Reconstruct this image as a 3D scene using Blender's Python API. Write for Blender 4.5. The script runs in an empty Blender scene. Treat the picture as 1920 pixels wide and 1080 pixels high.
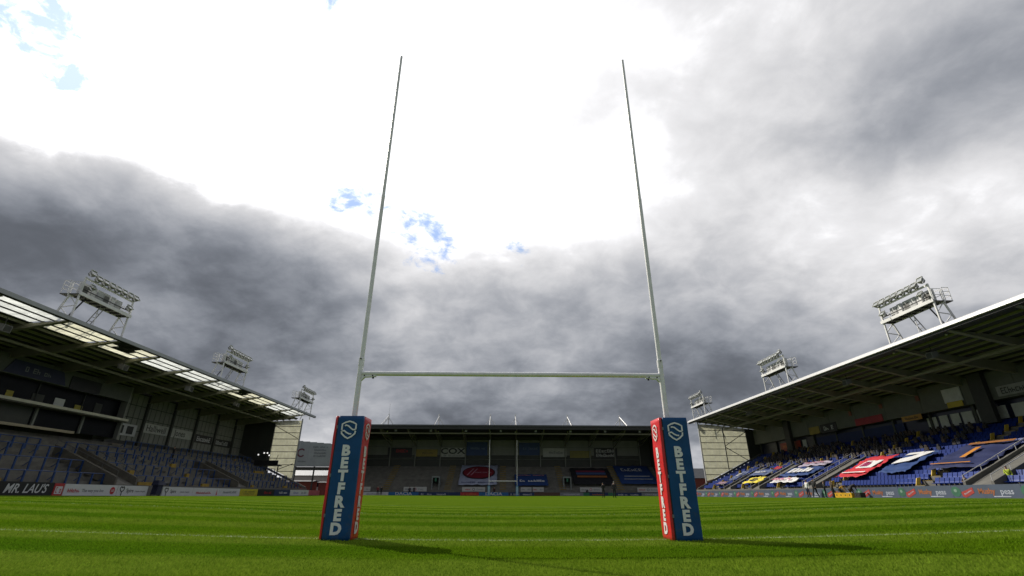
import bpy, math, random
import numpy as np
from mathutils import Matrix, Vector
random.seed(7); rng = np.random.default_rng(7)
S = bpy.context.scene; COL = S.collection
R = math.radians

# ------------------------------------------------------------------ camera
def make_camera():
    th, ya, ro = R(23.3295), R(1.0218), R(0.1657)
    F = Vector((math.sin(ya)*math.cos(th), math.cos(ya)*math.cos(th), math.sin(th)))
    r0 = Vector((math.cos(ya), -math.sin(ya), 0)); u0 = r0.cross(F)
    r = r0*math.cos(ro) + u0*math.sin(ro); u = -r0*math.sin(ro) + u0*math.cos(ro)
    cam = bpy.data.cameras.new('camera'); ob = bpy.data.objects.new('camera', cam); COL.objects.link(ob)
    m = Matrix((( r.x, u.x, -F.x, -0.1498), (r.y, u.y, -F.y, -8.7108), (r.z, u.z, -F.z, 0.7266), (0, 0, 0, 1)))
    ob.matrix_world = m
    cam.sensor_fit = 'HORIZONTAL'; cam.sensor_width = 36; cam.lens = 887.2/1920*36
    cam.clip_start = 0.05; cam.clip_end = 9000
    S.camera = ob
make_camera()

# ------------------------------------------------------------------ sky
SUN = Vector((-0.57, 0.53, 0.63)).normalized()
SUN_EL = math.asin(SUN.z); SUN_AZ = math.atan2(SUN.x, SUN.y)
CLOUD = [(-0.443,0.659,0.608,-0.11),(0.014,0.802,0.597,-0.12),(0.478,0.701,0.529,0.15),(-0.672,0.438,0.597,0.23),(-0.144,0.575,0.806,0.03),(0.303,0.547,0.780,0.32),(0.742,0.577,0.340,0.07),(-0.657,0.698,0.285,0.58),(-0.235,0.873,0.427,0.07),(0.191,0.851,0.489,0.32),(0.360,0.912,0.199,-0.25),(0.617,0.447,0.648,0.08),(-0.159,0.793,0.587,-0.02),(0.170,0.642,0.748,-0.03),(0.598,0.737,0.314,-0.01),(-0.271,0.957,0.101,0.20),(-0.460,0.840,0.287,0.33),(0.018,0.988,0.153,-0.55),(-0.705,0.525,0.478,0.26),(-0.411,0.533,0.739,0.20),(-0.723,0.623,0.298,-0.19),(-0.322,0.800,0.507,0.21),(0.374,0.926,0.053,0.59),(0.354,0.837,0.417,-0.10),(0.427,0.517,0.742,-0.22),(0.192,0.959,0.208,0.23),(-0.107,0.892,0.438,-0.09),(-0.570,0.717,0.402,-0.44),(0.596,0.772,0.221,-0.12),(0.009,0.578,0.816,0.14),(0.333,0.685,0.649,0.02),(-0.357,0.929,0.098,0.60),(-0.454,0.719,0.527,0.47),(-0.551,0.614,0.565,0.20),(-0.299,0.627,0.719,0.19),(0.745,0.612,0.264,-0.17),(0.670,0.535,0.515,-0.29),(0.016,0.923,0.386,-0.47),(0.018,0.963,0.269,0.46),(0.015,0.868,0.496,0.61),(-0.317,0.928,0.198,-0.40),(-0.159,0.951,0.265,0.28),(0.490,0.822,0.290,0.26),(0.553,0.538,0.636,0.41),(0.010,0.654,0.757,0.12),(0.186,0.787,0.588,-0.03),(0.722,0.498,0.481,0.18),(0.354,0.882,0.309,0.30),(-0.453,0.872,0.185,-0.19),(-0.461,0.798,0.388,-0.23),(0.344,0.751,0.564,0.15),(0.678,0.634,0.371,0.12),(-0.154,0.977,0.150,-0.20),(0.190,0.970,0.151,-0.25),(0.454,0.871,0.191,-0.23),(0.194,0.904,0.380,-0.31),(-0.324,0.850,0.415,-0.38),(-0.150,0.648,0.747,0.19),(-0.567,0.794,0.218,-0.45),(0.347,0.927,0.145,-0.40),(-0.161,0.858,0.488,0.40),(-0.722,0.605,0.336,-0.32),(-0.517,0.502,0.693,0.30),(-0.286,0.558,0.779,0.10),(-0.234,0.919,0.317,0.45),(-0.622,0.519,0.586,-0.48),(0.621,0.565,0.543,-0.37),(0.685,0.412,0.601,-0.14),(0.595,0.694,0.405,0.14),(0.018,0.977,0.211,0.37),(-0.428,0.596,0.679,-0.10),(-0.139,0.936,0.323,-0.19),(-0.604,0.617,0.505,0.26),(-0.570,0.778,0.265,0.17),(0.193,0.945,0.266,0.27),(-0.654,0.642,0.401,-0.23),(-0.711,0.546,0.444,0.31),(-0.312,0.939,0.143,-0.28),(0.012,0.729,0.684,0.09),(0.017,0.945,0.328,-0.20),(0.161,0.569,0.807,0.07),(-0.161,0.911,0.379,-0.22),(0.734,0.539,0.413,0.16),(-0.536,0.558,0.633,-0.18),(-0.603,0.470,0.645,0.18),(-0.310,0.697,0.647,-0.15),(-0.318,0.763,0.562,0.14),(0.179,0.716,0.675,0.09),(0.705,0.455,0.544,0.18),(0.532,0.482,0.696,0.08),(0.489,0.780,0.390,-0.07),(-0.720,0.590,0.366,-0.23),(-0.580,0.690,0.433,-0.32),(-0.572,0.759,0.311,0.25),(-0.563,0.667,0.487,0.24),(0.464,0.641,0.611,-0.13),(0.447,0.579,0.682,0.11),(-0.442,0.758,0.479,0.21),(0.586,0.646,0.490,0.12),(-0.667,0.577,0.471,0.20),(0.171,0.883,0.437,0.13),(0.194,0.926,0.323,-0.13),(-0.460,0.773,0.436,-0.16),(0.681,0.654,0.330,0.12)]
HOLES = [(-.672,.440,.596,700,.80),(-.640,.462,.614,1100,.60),(-.650,.492,.579,1100,.52),(-.65,.528,.547,1500,.6),
         (-.518,.506,.689,1200,.6),(-.304,.561,.770,900,.62),(-.301,.785,.541,500,.42),(-.310,.801,.512,900,.42),
         (-.172,.845,.506,260,.40),(-.145,.873,.465,420,.52),(-.20,.83,.52,900,.25),(.027,.884,.467,1500,.52),(-.40,.76,.51,1500,.42)]
def make_sky():
    w = bpy.data.worlds.new('World'); S.world = w; w.use_nodes = True
    nt = w.node_tree; nt.nodes.clear(); L = nt.links
    def N(t, **k):
        n = nt.nodes.new(t)
        for a, b in k.items(): setattr(n, a, b)
        return n
    def put(sock, v):
        if hasattr(v, 'is_linked') or isinstance(v, bpy.types.NodeSocket): L.new(v, sock)
        else: sock.default_value = v
    def mth(op, a, b=None, c=None, clamp=False):
        n = N('ShaderNodeMath', operation=op, use_clamp=clamp); put(n.inputs[0], a)
        if b is not None: put(n.inputs[1], b)
        if c is not None: put(n.inputs[2], c)
        return n.outputs[0]
    def vec(op, a, b=None, s=None):
        n = N('ShaderNodeVectorMath', operation=op); put(n.inputs[0], a)
        if b is not None: put(n.inputs[1], b)
        if s is not None: put(n.inputs['Scale'], s)
        return n
    def sstep(x, a, b):
        n = N('ShaderNodeMapRange', interpolation_type='SMOOTHSTEP'); put(n.inputs['Value'], x)
        n.inputs['From Min'].default_value = a; n.inputs['From Max'].default_value = b
        return n.outputs['Result']
    def noise(v, sc, det, rough=.5, dist=0):
        n = N('ShaderNodeTexNoise'); L.new(v, n.inputs['Vector']); n.inputs['Scale'].default_value = sc
        n.inputs['Detail'].default_value = det; n.inputs['Roughness'].default_value = rough; n.inputs['Distortion'].default_value = dist
        return n
    dirv = vec('NORMALIZE', N('ShaderNodeTexCoord').outputs['Generated']).outputs[0]
    sep = N('ShaderNodeSeparateXYZ'); L.new(dirv, sep.inputs[0])
    inv = mth('DIVIDE', 1.0, mth('ADD', mth('ABSOLUTE', sep.outputs['Z']), .42))
    cp = vec('SCALE', dirv, s=inv).outputs[0]                       # directions spread on a cloud layer
    wn = noise(cp, 4.5, 7, .6)
    wofs = vec('SCALE', vec('SUBTRACT', wn.outputs['Color'], (.5, .5, .5)).outputs[0], s=.07).outputs[0]
    dw = vec('NORMALIZE', vec('ADD', dirv, wofs).outputs[0]).outputs[0]
    t = None
    for (x, y, z, wt) in CLOUD:
        e = mth('EXPONENT', mth('MULTIPLY_ADD', vec('DOT_PRODUCT', dw, (x, y, z)).outputs['Value'], 60.0, -60.0))
        t = mth('MULTIPLY_ADD', e, wt, .60 if t is None else t)
    n1 = sstep(noise(cp, 8.0, 9, .57, .2).outputs['Fac'], .22, .78)
    n2 = sstep(noise(cp, 2.9, 6, .5, .15).outputs['Fac'], .26, .74)
    d1 = mth('MULTIPLY_ADD', n1, .16, -.08)
    d2 = mth('MULTIPLY_ADD', n2, .11, -.055)
    damp = mth('SUBTRACT', 1.0, sstep(t, .86, 1.02))
    t2 = mth('MULTIPLY_ADD', mth('ADD', d1, d2), mth('MULTIPLY_ADD', damp, .9, .1), t)
    t2 = mth('MULTIPLY_ADD', sstep(t2, .93, 1.0), .08, t2)
    t2 = mth('SMOOTH_MAX', t2, .40, .10)
    lum = mth('POWER', t2, 2.2)
    glow = mth('EXPONENT', mth('MULTIPLY_ADD', vec('DOT_PRODUCT', dirv, tuple(SUN)).outputs['Value'], 26.0, -26.0))
    lum = mth('MULTIPLY_ADD', mth('MULTIPLY', glow, sstep(t2, .85, 1.05)), 1.6, lum)
    tint = N('ShaderNodeMix', data_type='RGBA'); L.new(sstep(t2, .40, .92), tint.inputs['Factor'])
    tint.inputs[6].default_value = (.875, .955, 1.12, 1); tint.inputs[7].default_value = (.995, .99, 1.01, 1)
    cl = vec('SCALE', tint.outputs[2], s=lum).outputs[0]
    g = None
    for (x, y, z, k, a) in HOLES:
        e = mth('EXPONENT', mth('MULTIPLY_ADD', vec('DOT_PRODUCT', dirv, (x, y, z)).outputs['Value'], float(k), -float(k)))
        g = mth('MULTIPLY', e, a) if g is None else mth('MULTIPLY_ADD', e, a, g)
    hn = noise(cp, 19, 8, .66, .3).outputs['Fac']
    hole = sstep(mth('MULTIPLY_ADD', mth('SUBTRACT', hn, .5), 2.6, mth('MINIMUM', g, .95)), .42, 1.05)
    hole = mth('MULTIPLY', mth('MULTIPLY', hole, .78), sstep(g, .12, .3))
    sky = N('ShaderNodeTexSky', sky_type='NISHITA', sun_disc=False)
    sky.sun_elevation = SUN_EL; sky.sun_rotation = SUN_AZ; sky.altitude = 20; sky.air_density = 1.0; sky.dust_density = .6; sky.ozone_density = 1.6
    skb = vec('MINIMUM', vec('SCALE', sky.outputs[0], s=.16).outputs[0], (.20, .41, .86)).outputs[0]
    mx = N('ShaderNodeMix', data_type='RGBA'); L.new(hole, mx.inputs['Factor']); L.new(cl, mx.inputs[6]); L.new(skb, mx.inputs[7])
    bg = N('ShaderNodeBackground'); L.new(mx.outputs[2], bg.inputs['Color']); bg.inputs['Strength'].default_value = 1.0
    L.new(bg.outputs[0], N('ShaderNodeOutputWorld').inputs['Surface'])
    w.cycles.sampling_method = 'MANUAL'; w.cycles.sample_map_resolution = 512
make_sky()
def make_sun():
    l = bpy.data.lights.new('sun', 'SUN'); l.energy = 4.5; l.angle = R(.7); l.color = (1, .93, .82)
    o = bpy.data.objects.new('sun', l); COL.objects.link(o); o.rotation_euler = SUN.to_track_quat('Z', 'Y').to_euler()
    o.location = (-60, 60, 90)
make_sun()
S.view_settings.view_transform = 'Standard'; S.view_settings.look = 'None'; S.view_settings.exposure = 0; S.view_settings.gamma = 1
S.view_settings.use_curve_mapping = False
S.render.engine = 'CYCLES'; S.cycles.use_denoising = True; S.cycles.max_bounces = 6; S.cycles.diffuse_bounces = 3
S.cycles.glossy_bounces = 2; S.cycles.transmission_bounces = 4; S.cycles.sample_clamp_indirect = 8

# ------------------------------------------------------------------ materials
MAT = {}
def M(name, col, rough=.6, metal=0.0, var=.15, scale=1.5, bump=0.0, bscale=20, trans=0.0, streak=False, spec=.5, emit=0):
    if name in MAT: return MAT[name]
    m = bpy.data.materials.new(name); m.use_nodes = True; nt = m.node_tree; L = nt.links
    b = nt.nodes['Principled BSDF']; b.inputs['Roughness'].default_value = rough; b.inputs['Metallic'].default_value = metal
    b.inputs['Specular IOR Level'].default_value = spec
    geo = nt.nodes.new('ShaderNodeNewGeometry')
    mp = nt.nodes.new('ShaderNodeMapping'); L.new(geo.outputs['Position'], mp.inputs[0])
    if streak: mp.inputs['Scale'].default_value = (1, 1, .12)
    no = nt.nodes.new('ShaderNodeTexNoise'); no.inputs['Scale'].default_value = scale; no.inputs['Detail'].default_value = 5
    no.inputs['Roughness'].default_value = .65; L.new(mp.outputs[0], no.inputs['Vector'])
    rp = nt.nodes.new('ShaderNodeValToRGB'); L.new(no.outputs['Fac'], rp.inputs[0])
    rp.color_ramp.elements[0].position = .3; rp.color_ramp.elements[1].position = .7
    c = Vector(col[:3])
    rp.color_ramp.elements[0].color = (*(c*(1-var)), 1); rp.color_ramp.elements[1].color = (*[min(1, k) for k in c*(1+var)], 1)
    L.new(rp.outputs[0], b.inputs['Base Color'])
    if bump:
        n2 = nt.nodes.new('ShaderNodeTexNoise'); n2.inputs['Scale'].default_value = bscale; n2.inputs['Detail'].default_value = 4
        L.new(geo.outputs['Position'], n2.inputs['Vector'])
        bp = nt.nodes.new('ShaderNodeBump'); bp.inputs['Strength'].default_value = bump; bp.inputs['Distance'].default_value = .02
        L.new(n2.outputs['Fac'], bp.inputs['Height']); L.new(bp.outputs[0], b.inputs['Normal'])
    if trans:
        tr = nt.nodes.new('ShaderNodeBsdfTranslucent'); L.new(rp.outputs[0], tr.inputs[0])
        mx = nt.nodes.new('ShaderNodeMixShader'); mx.inputs[0].default_value = trans
        L.new(b.outputs[0], mx.inputs[1]); L.new(tr.outputs[0], mx.inputs[2])
        L.new(mx.outputs[0], nt.nodes['Material Output'].inputs['Surface'])
    if emit:
        L.new(rp.outputs[0], b.inputs['Emission Color']); b.inputs['Emission Strength'].default_value = emit
    MAT[name] = m; return m

def grass_material(name, blade):
    m = bpy.data.materials.new(name); m.use_nodes = True; nt = m.node_tree; L = nt.links
    b = nt.nodes['Principled BSDF']; b.inputs['Roughness'].default_value = .7; b.inputs['Specular IOR Level'].default_value = .06
    def N(t, **k):
        n = nt.nodes.new(t)
        for a, c in k.items(): setattr(n, a, c)
        return n
    def mth(op, a, b_=None, c=None, clamp=False):
        n = N('ShaderNodeMath', operation=op, use_clamp=clamp)
        for i, v in enumerate((a, b_, c)):
            if v is None: continue
            if isinstance(v, bpy.types.NodeSocket): L.new(v, n.inputs[i])
            else: n.inputs[i].default_value = v
        return n.outputs[0]
    def noise(sc, det, vec, rough=.6):
        n = N('ShaderNodeTexNoise'); n.inputs['Scale'].default_value = sc; n.inputs['Detail'].default_value = det
        n.inputs['Roughness'].default_value = rough; L.new(vec, n.inputs['Vector']); return n.outputs['Fac']
    def mix(f, a, c):
        n = N('ShaderNodeMix', data_type='RGBA')
        for s, v in ((n.inputs['Factor'], f), (n.inputs[6], a), (n.inputs[7], c)):
            if isinstance(v, bpy.types.NodeSocket): L.new(v, s)
            else: s.default_value = v
        return n.outputs[2]
    def ss(x, a, c):
        n = N('ShaderNodeMapRange', interpolation_type='SMOOTHSTEP'); L.new(x, n.inputs['Value'])
        n.inputs['From Min'].default_value = a; n.inputs['From Max'].default_value = c; return n.outputs['Result']
    pos = N('ShaderNodeNewGeometry').outputs['Position']
    sp = N('ShaderNodeSeparateXYZ'); L.new(pos, sp.inputs[0]); X, Y = sp.outputs['X'], sp.outputs['Y']
    big = noise(.22, 4, pos); mid = noise(1.6, 4, pos); fine = noise(34, 3, pos, .7); ultra = noise(160, 2, pos, .7)
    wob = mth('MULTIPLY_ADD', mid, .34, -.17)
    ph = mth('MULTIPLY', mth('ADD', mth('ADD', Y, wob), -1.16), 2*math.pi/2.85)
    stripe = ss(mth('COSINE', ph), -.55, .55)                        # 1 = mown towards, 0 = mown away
    c = mix(stripe, (.104, .158, .016, 1), (.036, .086, .003, 1))  # light and dark sheen of leaning blades painted into the stripe colours
    c = mix(mth('MULTIPLY', ss(big, .35, .68), .45), c, (.080, .130, .003, 1))
    c = mix(mth('MULTIPLY', ss(mid, .35, .7), .30), c, (.040, .085, .003, 1))
    c = mix(mth('MULTIPLY', ss(fine, .45, .75), .35), c, (.110, .160, .012, 1))
    c = mix(mth('MULTIPLY', ss(ultra, .5, .8), .30), c, (.022, .050, .002, 1))
    # white painted lines of the field, worn by the mower
    def line(co, at, w): return mth('SUBTRACT', 1.0, ss(mth('ABSOLUTE', mth('ADD', co, -at)), w*.35, w))
    ln = line(Y, 0.03, .075)
    for yy in (9.1, 18.2, 46.7, 75.2, 84.3, 93.4): ln = mth('MAXIMUM', ln, line(Y, yy, .06))
    for xx in (-31, 31): ln = mth('MAXIMUM', ln, line(X, xx, .07))
    ln = mth('MULTIPLY', ln, mth('LESS_THAN', mth('ABSOLUTE', X), 31.1))
    wear = mth('MULTIPLY_ADD', ss(noise(6, 4, pos, .7), .30, .72), .42, .08)
    if blade:
        sc = N('ShaderNodeVectorMath', operation='SCALE'); L.new(c, sc.inputs[0]); sc.inputs['Scale'].default_value = 2.0; c = sc.outputs[0]
    c = mix(mth('MULTIPLY', ln, wear), c, (.60, .66, .50, 1))
    df = N('ShaderNodeBsdfDiffuse'); L.new(c, df.inputs['Color']); b = df
    if blade:
        tr = N('ShaderNodeBsdfTranslucent'); L.new(c, tr.inputs[0])
        mx = N('ShaderNodeMixShader'); mx.inputs[0].default_value = .35
        L.new(b.outputs[0], mx.inputs[1]); L.new(tr.outputs[0], mx.inputs[2]); L.new(mx.outputs[0], nt.nodes['Material Output'].inputs[0])
    else:
        bp = N('ShaderNodeBump'); bp.inputs['Strength'].default_value = .6; bp.inputs['Distance'].default_value = .02
        L.new(mth('ADD', fine, ultra), bp.inputs['Height']); L.new(bp.outputs[0], df.inputs['Normal']); L.new(df.outputs[0], nt.nodes['Material Output'].inputs[0])
    return m

# ------------------------------------------------------------------ mesh helpers
WM = {}
def link(o, parent=None, world=None):
    COL.objects.link(o)
    wm = world if world is not None else Matrix.Identity(4)
    o.matrix_basis = wm
    if parent is not None:
        o.parent = parent; o.matrix_parent_inverse = WM.get(parent.name, Matrix.Identity(4)).inverted()
    WM[o.name] = wm
    return o
def empty(name, loc=(0, 0, 0)):
    return link(bpy.data.objects.new(name, None), None, Matrix.Translation(loc))
LABELS = {}
def tag(o, label, cat, group=None):
    o['label'] = label; o['category'] = cat
    if group: o['group'] = group
    return o
def kind(o, k): o['kind'] = k; return o
class MB:
    def __init__(s): s.v = []; s.f = []; s.m = []
    def face(s, pts, m=0):
        b = len(s.v); s.v += [tuple(p) for p in pts]; s.f.append(tuple(range(b, b+len(pts)))); s.m.append(m)
    def hexa(s, p, m=0):      # p: 8 points, bottom 4 ccw then top 4
        b = len(s.v); s.v += [tuple(q) for q in p]
        for q in ((3, 2, 1, 0), (4, 5, 6, 7), (0, 1, 5, 4), (1, 2, 6, 5), (2, 3, 7, 6), (3, 0, 4, 7)):
            s.f.append(tuple(b+i for i in q)); s.m.append(m)
    def box(s, x0, x1, y0, y1, z0, z1, m=0):
        x0, x1 = min(x0, x1), max(x0, x1); y0, y1 = min(y0, y1), max(y0, y1)
        s.hexa([(x0, y0, z0), (x1, y0, z0), (x1, y1, z0), (x0, y1, z0), (x0, y0, z1), (x1, y0, z1), (x1, y1, z1), (x0, y1, z1)], m)
        return s
    def bar(s, p, q, w, h=None, m=0, up=(0, 0, 1), w2=None, h2=None):
        p, q = Vector(p), Vector(q); d = (q-p).normalized(); h = h or w; u = Vector(up)
        if abs(d.dot(u)) > .98: u = Vector((1, 0, 0))
        r = d.cross(u).normalized(); u = r.cross(d)
        w2 = w2 or w; h2 = h2 or h
        P = lambda c, a, b, ww, hh: c + r*a*ww/2 + u*b*hh/2
        s.hexa([P(p, -1, -1, w, h), P(p, 1, -1, w, h), P(q, 1, -1, w2, h2), P(q, -1, -1, w2, h2),
                P(p, -1, 1, w, h), P(p, 1, 1, w, h), P(q, 1, 1, w2, h2), P(q, -1, 1, w2, h2)], m); return s
    def tube(s, p, q, r, r2=None, n=8, m=0, cap=True):
        p, q = Vector(p), Vector(q); d = (q-p).normalized(); u = Vector((0, 0, 1)) if abs(d.z) < .95 else Vector((1, 0, 0))
        a = d.cross(u).normalized(); c = a.cross(d); r2 = r if r2 is None else r2; b = len(s.v)
        for k in range(n):
            t = 2*math.pi*k/n; o = a*math.cos(t)+c*math.sin(t); s.v += [tuple(p+o*r), tuple(q+o*r2)]
        for k in range(n):
            j = (k+1) % n; s.f.append((b+2*k, b+2*k+1, b+2*j+1, b+2*j)); s.m.append(m)
        if cap:
            c0 = len(s.v); s.v += s.v[b:b+2*n]
            s.f.append(tuple(c0+2*k for k in range(n))); s.m.append(m)
            s.f.append(tuple(c0+2*k+1 for k in reversed(range(n)))); s.m.append(m)
        return s
    def prism(s, pts, ext, m=0):
        n = len(pts); b = len(s.v); e = Vector(ext); s.v += [tuple(p) for p in pts] + [tuple(Vector(p)+e) for p in pts]
        s.f += [tuple(b+i for i in reversed(range(n))), tuple(b+n+i for i in range(n))]; s.m += [m, m]
        for i in range(n):
            j = (i+1) % n; s.f.append((b+i, b+j, b+n+j, b+n+i)); s.m.append(m)
        return s
    def mesh(s, name, mats):
        me = bpy.data.meshes.new(name); me.from_pydata(s.v, [], s.f)
        for m in (mats if isinstance(mats, (list, tuple)) else [mats]): me.materials.append(m)
        if any(s.m): me.polygons.foreach_set('material_index', s.m)
        return me
    def build(s, name, mats, parent=None, world=None, smooth=False):
        me = s.mesh(name, mats)
        if smooth: me.shade_smooth()
        fix_normals(me)
        return link(bpy.data.objects.new(name, me), parent, world)
import bmesh
def fix_normals(me):
    bm = bmesh.new(); bm.from_mesh(me); bmesh.ops.recalc_face_normals(bm, faces=bm.faces); bm.to_mesh(me); bm.free()
def inst(name, me, parent=None, world=None):
    return link(bpy.data.objects.new(name, me), parent, world)
def copy_tree(o, parent=None):
    c = o.copy(); COL.objects.link(c); c.parent = parent
    if parent is not None: c.matrix_parent_inverse = o.matrix_parent_inverse
    for ch in [k for k in KIDS.get(o.name, [])]: copy_tree(ch, c)
    return c
KIDS = {}
def index_kids(root):
    for o in [x for x in COL.objects if x.parent == root]:
        KIDS.setdefault(root.name, []).append(o); index_kids(o)
def frame(o, right, up):
    r = Vector(right).normalized(); u = Vector(up).normalized(); n = r.cross(u)
    return Matrix(((r.x, u.x, n.x, o[0]), (r.y, u.y, n.y, o[1]), (r.z, u.z, n.z, o[2]), (0, 0, 0, 1)))
_tx = {}
def text(body, size, mat, parent, fr, bold=0.0, shear=0.0, sx=1.0, name='lettering', align='CENTER', ext=.003):
    key = (body, size, bold, shear, sx, align, mat.name, ext)
    if key not in _tx:
        cu = bpy.data.curves.new('lettering', 'FONT'); cu.body = body; cu.size = size; cu.offset = bold*size; cu.shear = shear
        cu.align_x = align; cu.align_y = 'CENTER'; cu.extrude = ext; cu.resolution_u = 3
        tmp = bpy.data.objects.new('tmp', cu); COL.objects.link(tmp)
        dg = bpy.context.evaluated_depsgraph_get(); me = bpy.data.meshes.new_from_object(tmp.evaluated_get(dg))
        bpy.data.objects.remove(tmp); bpy.data.curves.remove(cu)
        if sx != 1: me.transform(Matrix.Diagonal((sx, 1, 1, 1)))
        me.materials.clear(); me.materials.append(mat); me.name = 'lettering'; _tx[key] = me
    return inst(name, _tx[key], parent, fr)
def scribble(w, h, n, mat, parent, fr, seed=0, name='lettering', slant=0.0, t=.16):
    # unreadable far lettering: n letter-like groups of strokes
    r = random.Random(seed); mb = MB(); cw = w/n
    for i in range(n):
        if r.random() < .08: continue
        x0 = -w/2+i*cw+cw*.08; x1 = x0+cw*.8; hh = h if r.random() < .45 or i == 0 else h*.72; st = cw*t*1.4; k = r.randrange(5)
        def q(a, b, c, d): mb.prism([(a+slant*b, b-h/2, 0), (c+slant*b, b-h/2, 0), (c+slant*d, d-h/2, 0), (a+slant*d, d-h/2, 0)], (0, 0, .006))
        sy = h*t
        q(x0, 0, x0+st, hh)
        if k in (0, 1, 3): q(x1-st, 0, x1, hh*(.6 if k == 3 else 1))
        if k in (0, 2, 4): q(x0+st, hh-sy, x1, hh)
        if k in (1, 2, 3): q(x0+st, hh*.5-sy/2, x1-(st if k in (1, 3) else 0), hh*.5+sy/2)
        if k in (2, 4, 0): q(x0+st, 0, x1-(st if k == 0 else 0), sy)
    return mb.build(name, mat, parent, fr)

def T(x, y):   # lie of the pitch: a shallow dish that runs out towards the far end
    k = 1.0/(1.0+(np.maximum(y, 0)/48.0)**3)
    return .5*(1-np.exp(-(np.asarray(x, float)/14.0)**2))*k
def Tz(x, y): return float(T(x, y))

# ------------------------------------------------------------------ ground and pitch
def make_ground():
    def sheet(name, xs, ys, dz, mat):
        X, Y = np.meshgrid(xs, ys); Z = T(X, Y)+dz
        nx, ny = len(xs), len(ys); v = np.stack([X, Y, Z], -1).reshape(-1, 3)
        i = np.arange(nx*ny).reshape(ny, nx); f = np.stack([i[:-1, :-1], i[:-1, 1:], i[1:, 1:], i[1:, :-1]], -1).reshape(-1, 4)
        me = bpy.data.meshes.new(name); me.from_pydata(v.tolist(), [], f.tolist()); me.materials.append(mat); me.shade_smooth()
        return kind(link(bpy.data.objects.new(name, me)), 'structure')
    inner = list(np.arange(-60, 61, 4.0))
    far = [100, 200, 500, 1200, 4000]
    sheet('ground', [-k for k in reversed(far)]+inner+far, [-k for k in reversed(far)]+list(np.arange(-60, 141, 5.0))+[200, 500, 1200, 5000], -.06,
          M('asphalt', (.06, .06, .058), .9, bump=.3))
    sheet('pitch', list(np.arange(-34.6, 34.7, .8)), list(np.arange(-20, 102.6, 1.0)), 0, grass_material('pitch_grass', False))
    # short mown blades where the camera can tell them apart
    n = 680000
    y = -7.2 + 26*rng.random(n)**1.6
    q_ = np.clip((y-5)/13.5, 0, 1); y = y[rng.random(n) > q_*q_*(3-2*q_)]; n = len(y)
    half = 3.0 + (y+8.7)*1.25
    x = (rng.random(n)*2-1)*half
    z = T(x, y)
    h = .011+.015*rng.random(n); wd = .0035+.0035*rng.random(n); wd *= 1+np.clip((y+5)/6, 0, 2); h *= 1+.12*np.clip((y+5)/6, 0, 2)
    a = rng.random(n)*2*np.pi
    st = np.where(np.cos((y-1.16)*2*np.pi/2.85) > 0, -1.0, 1.0)
    lx = .6*(rng.random(n)-.5)*h*1.4; ly = (st*.55+(rng.random(n)-.5)*.9)*h
    p0 = np.stack([x-np.cos(a)*wd, y-np.sin(a)*wd, z-.004], -1); p1 = np.stack([x+np.cos(a)*wd, y+np.sin(a)*wd, z-.004], -1)
    p2 = np.stack([x+lx, y+ly, z+h], -1)
    v = np.stack([p0, p1, p2], 1).reshape(-1, 3).astype(np.float32)
    me = bpy.data.meshes.new('grass_blades'); me.vertices.add(3*n); me.vertices.foreach_set('co', v.ravel())
    me.loops.add(3*n); me.loops.foreach_set('vertex_index', np.arange(3*n, dtype=np.int32))
    me.polygons.add(n); me.polygons.foreach_set('loop_start', np.arange(0, 3*n, 3, dtype=np.int32))
    me.update(calc_edges=True); me.materials.append(grass_material('blade_grass', True))
    o = link(bpy.data.objects.new('grass_blades', me)); o['label'] = 'short mown green grass blades in the foreground of the pitch'; kind(o, 'stuff')
make_ground()

# ------------------------------------------------------------------ goal posts
white = M('post_white', (.86, .86, .88), .35, var=.10, scale=7)
dark = M('dark_bolt', (.03, .03, .032), .5, var=.1)
def goal(name, label, y0, top, mat, detail=True):
    g = empty(name, (0, y0, 0)); tag(g, label, 'goal posts')
    for s in (-1, 1):
        x = 2.8*s
        mb = MB(); n = 14 if detail else 8
        mb.tube((x, y0, -.1), (x, y0, 2.95), .050, .048, n, cap=True)
        mb.tube((x, y0, 2.95), (x, y0, 6.6), .042, .039, n); mb.tube((x, y0, 6.6), (x, y0, top), .035, .029, n)
        up = mb.build('upright', mat, g, smooth=False)
        for p in up.data.polygons: p.use_smooth = len(p.vertices) == 4
        if detail:
            MB().tube((x, y0, 2.88), (x, y0, 3.02), .053, .053, 14).build('collar', mat, up)
            MB().tube((x+.0, y0-.05, 3.0), (x+.0, y0-.075, 3.0), .013, n=8).build('bolt', dark, up)
            MB().tube((x, y0, 6.57), (x, y0, 6.64), .041, .041, 12).build('joint_band', mat, up)
            br = MB(); br.prism([(x-s*.045, y0-.03, 2.60), (x-s*.045, y0-.03, 2.70), (x-s*.30, y0-.03, 2.71), (x-s*.30, y0-.03, 2.672), (x-s*.10, y0-.03, 2.66)], (0, .06, 0))
            b_ = br.build('bracket', mat, g)
            for dx in (.10, .25): MB().tube((x-s*dx, y0-.045, 2.685), (x-s*dx, y0-.065, 2.685), .012, n=8).build('bolt', dark, b_)
            MB().tube((x-s*.25, y0, 2.64), (x-s*.25, y0, 2.675), .018, n=8).build('hook', dark, b_)
    cb = MB().tube((-2.76, y0, 2.733), (2.76, y0, 2.733), .042 if detail else .055, n=14 if detail else 8).build('crossbar', mat, g)
    for p in cb.data.polygons: p.use_smooth = len(p.vertices) == 4
    return g
goal('goal_posts', 'tall white rugby goal posts with crossbar standing nearest the camera', 0, 10.82, white)
goal('goal_posts', 'small distant white rugby goal posts in front of the far stand', 93.5, 10.6, white, False)

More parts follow.
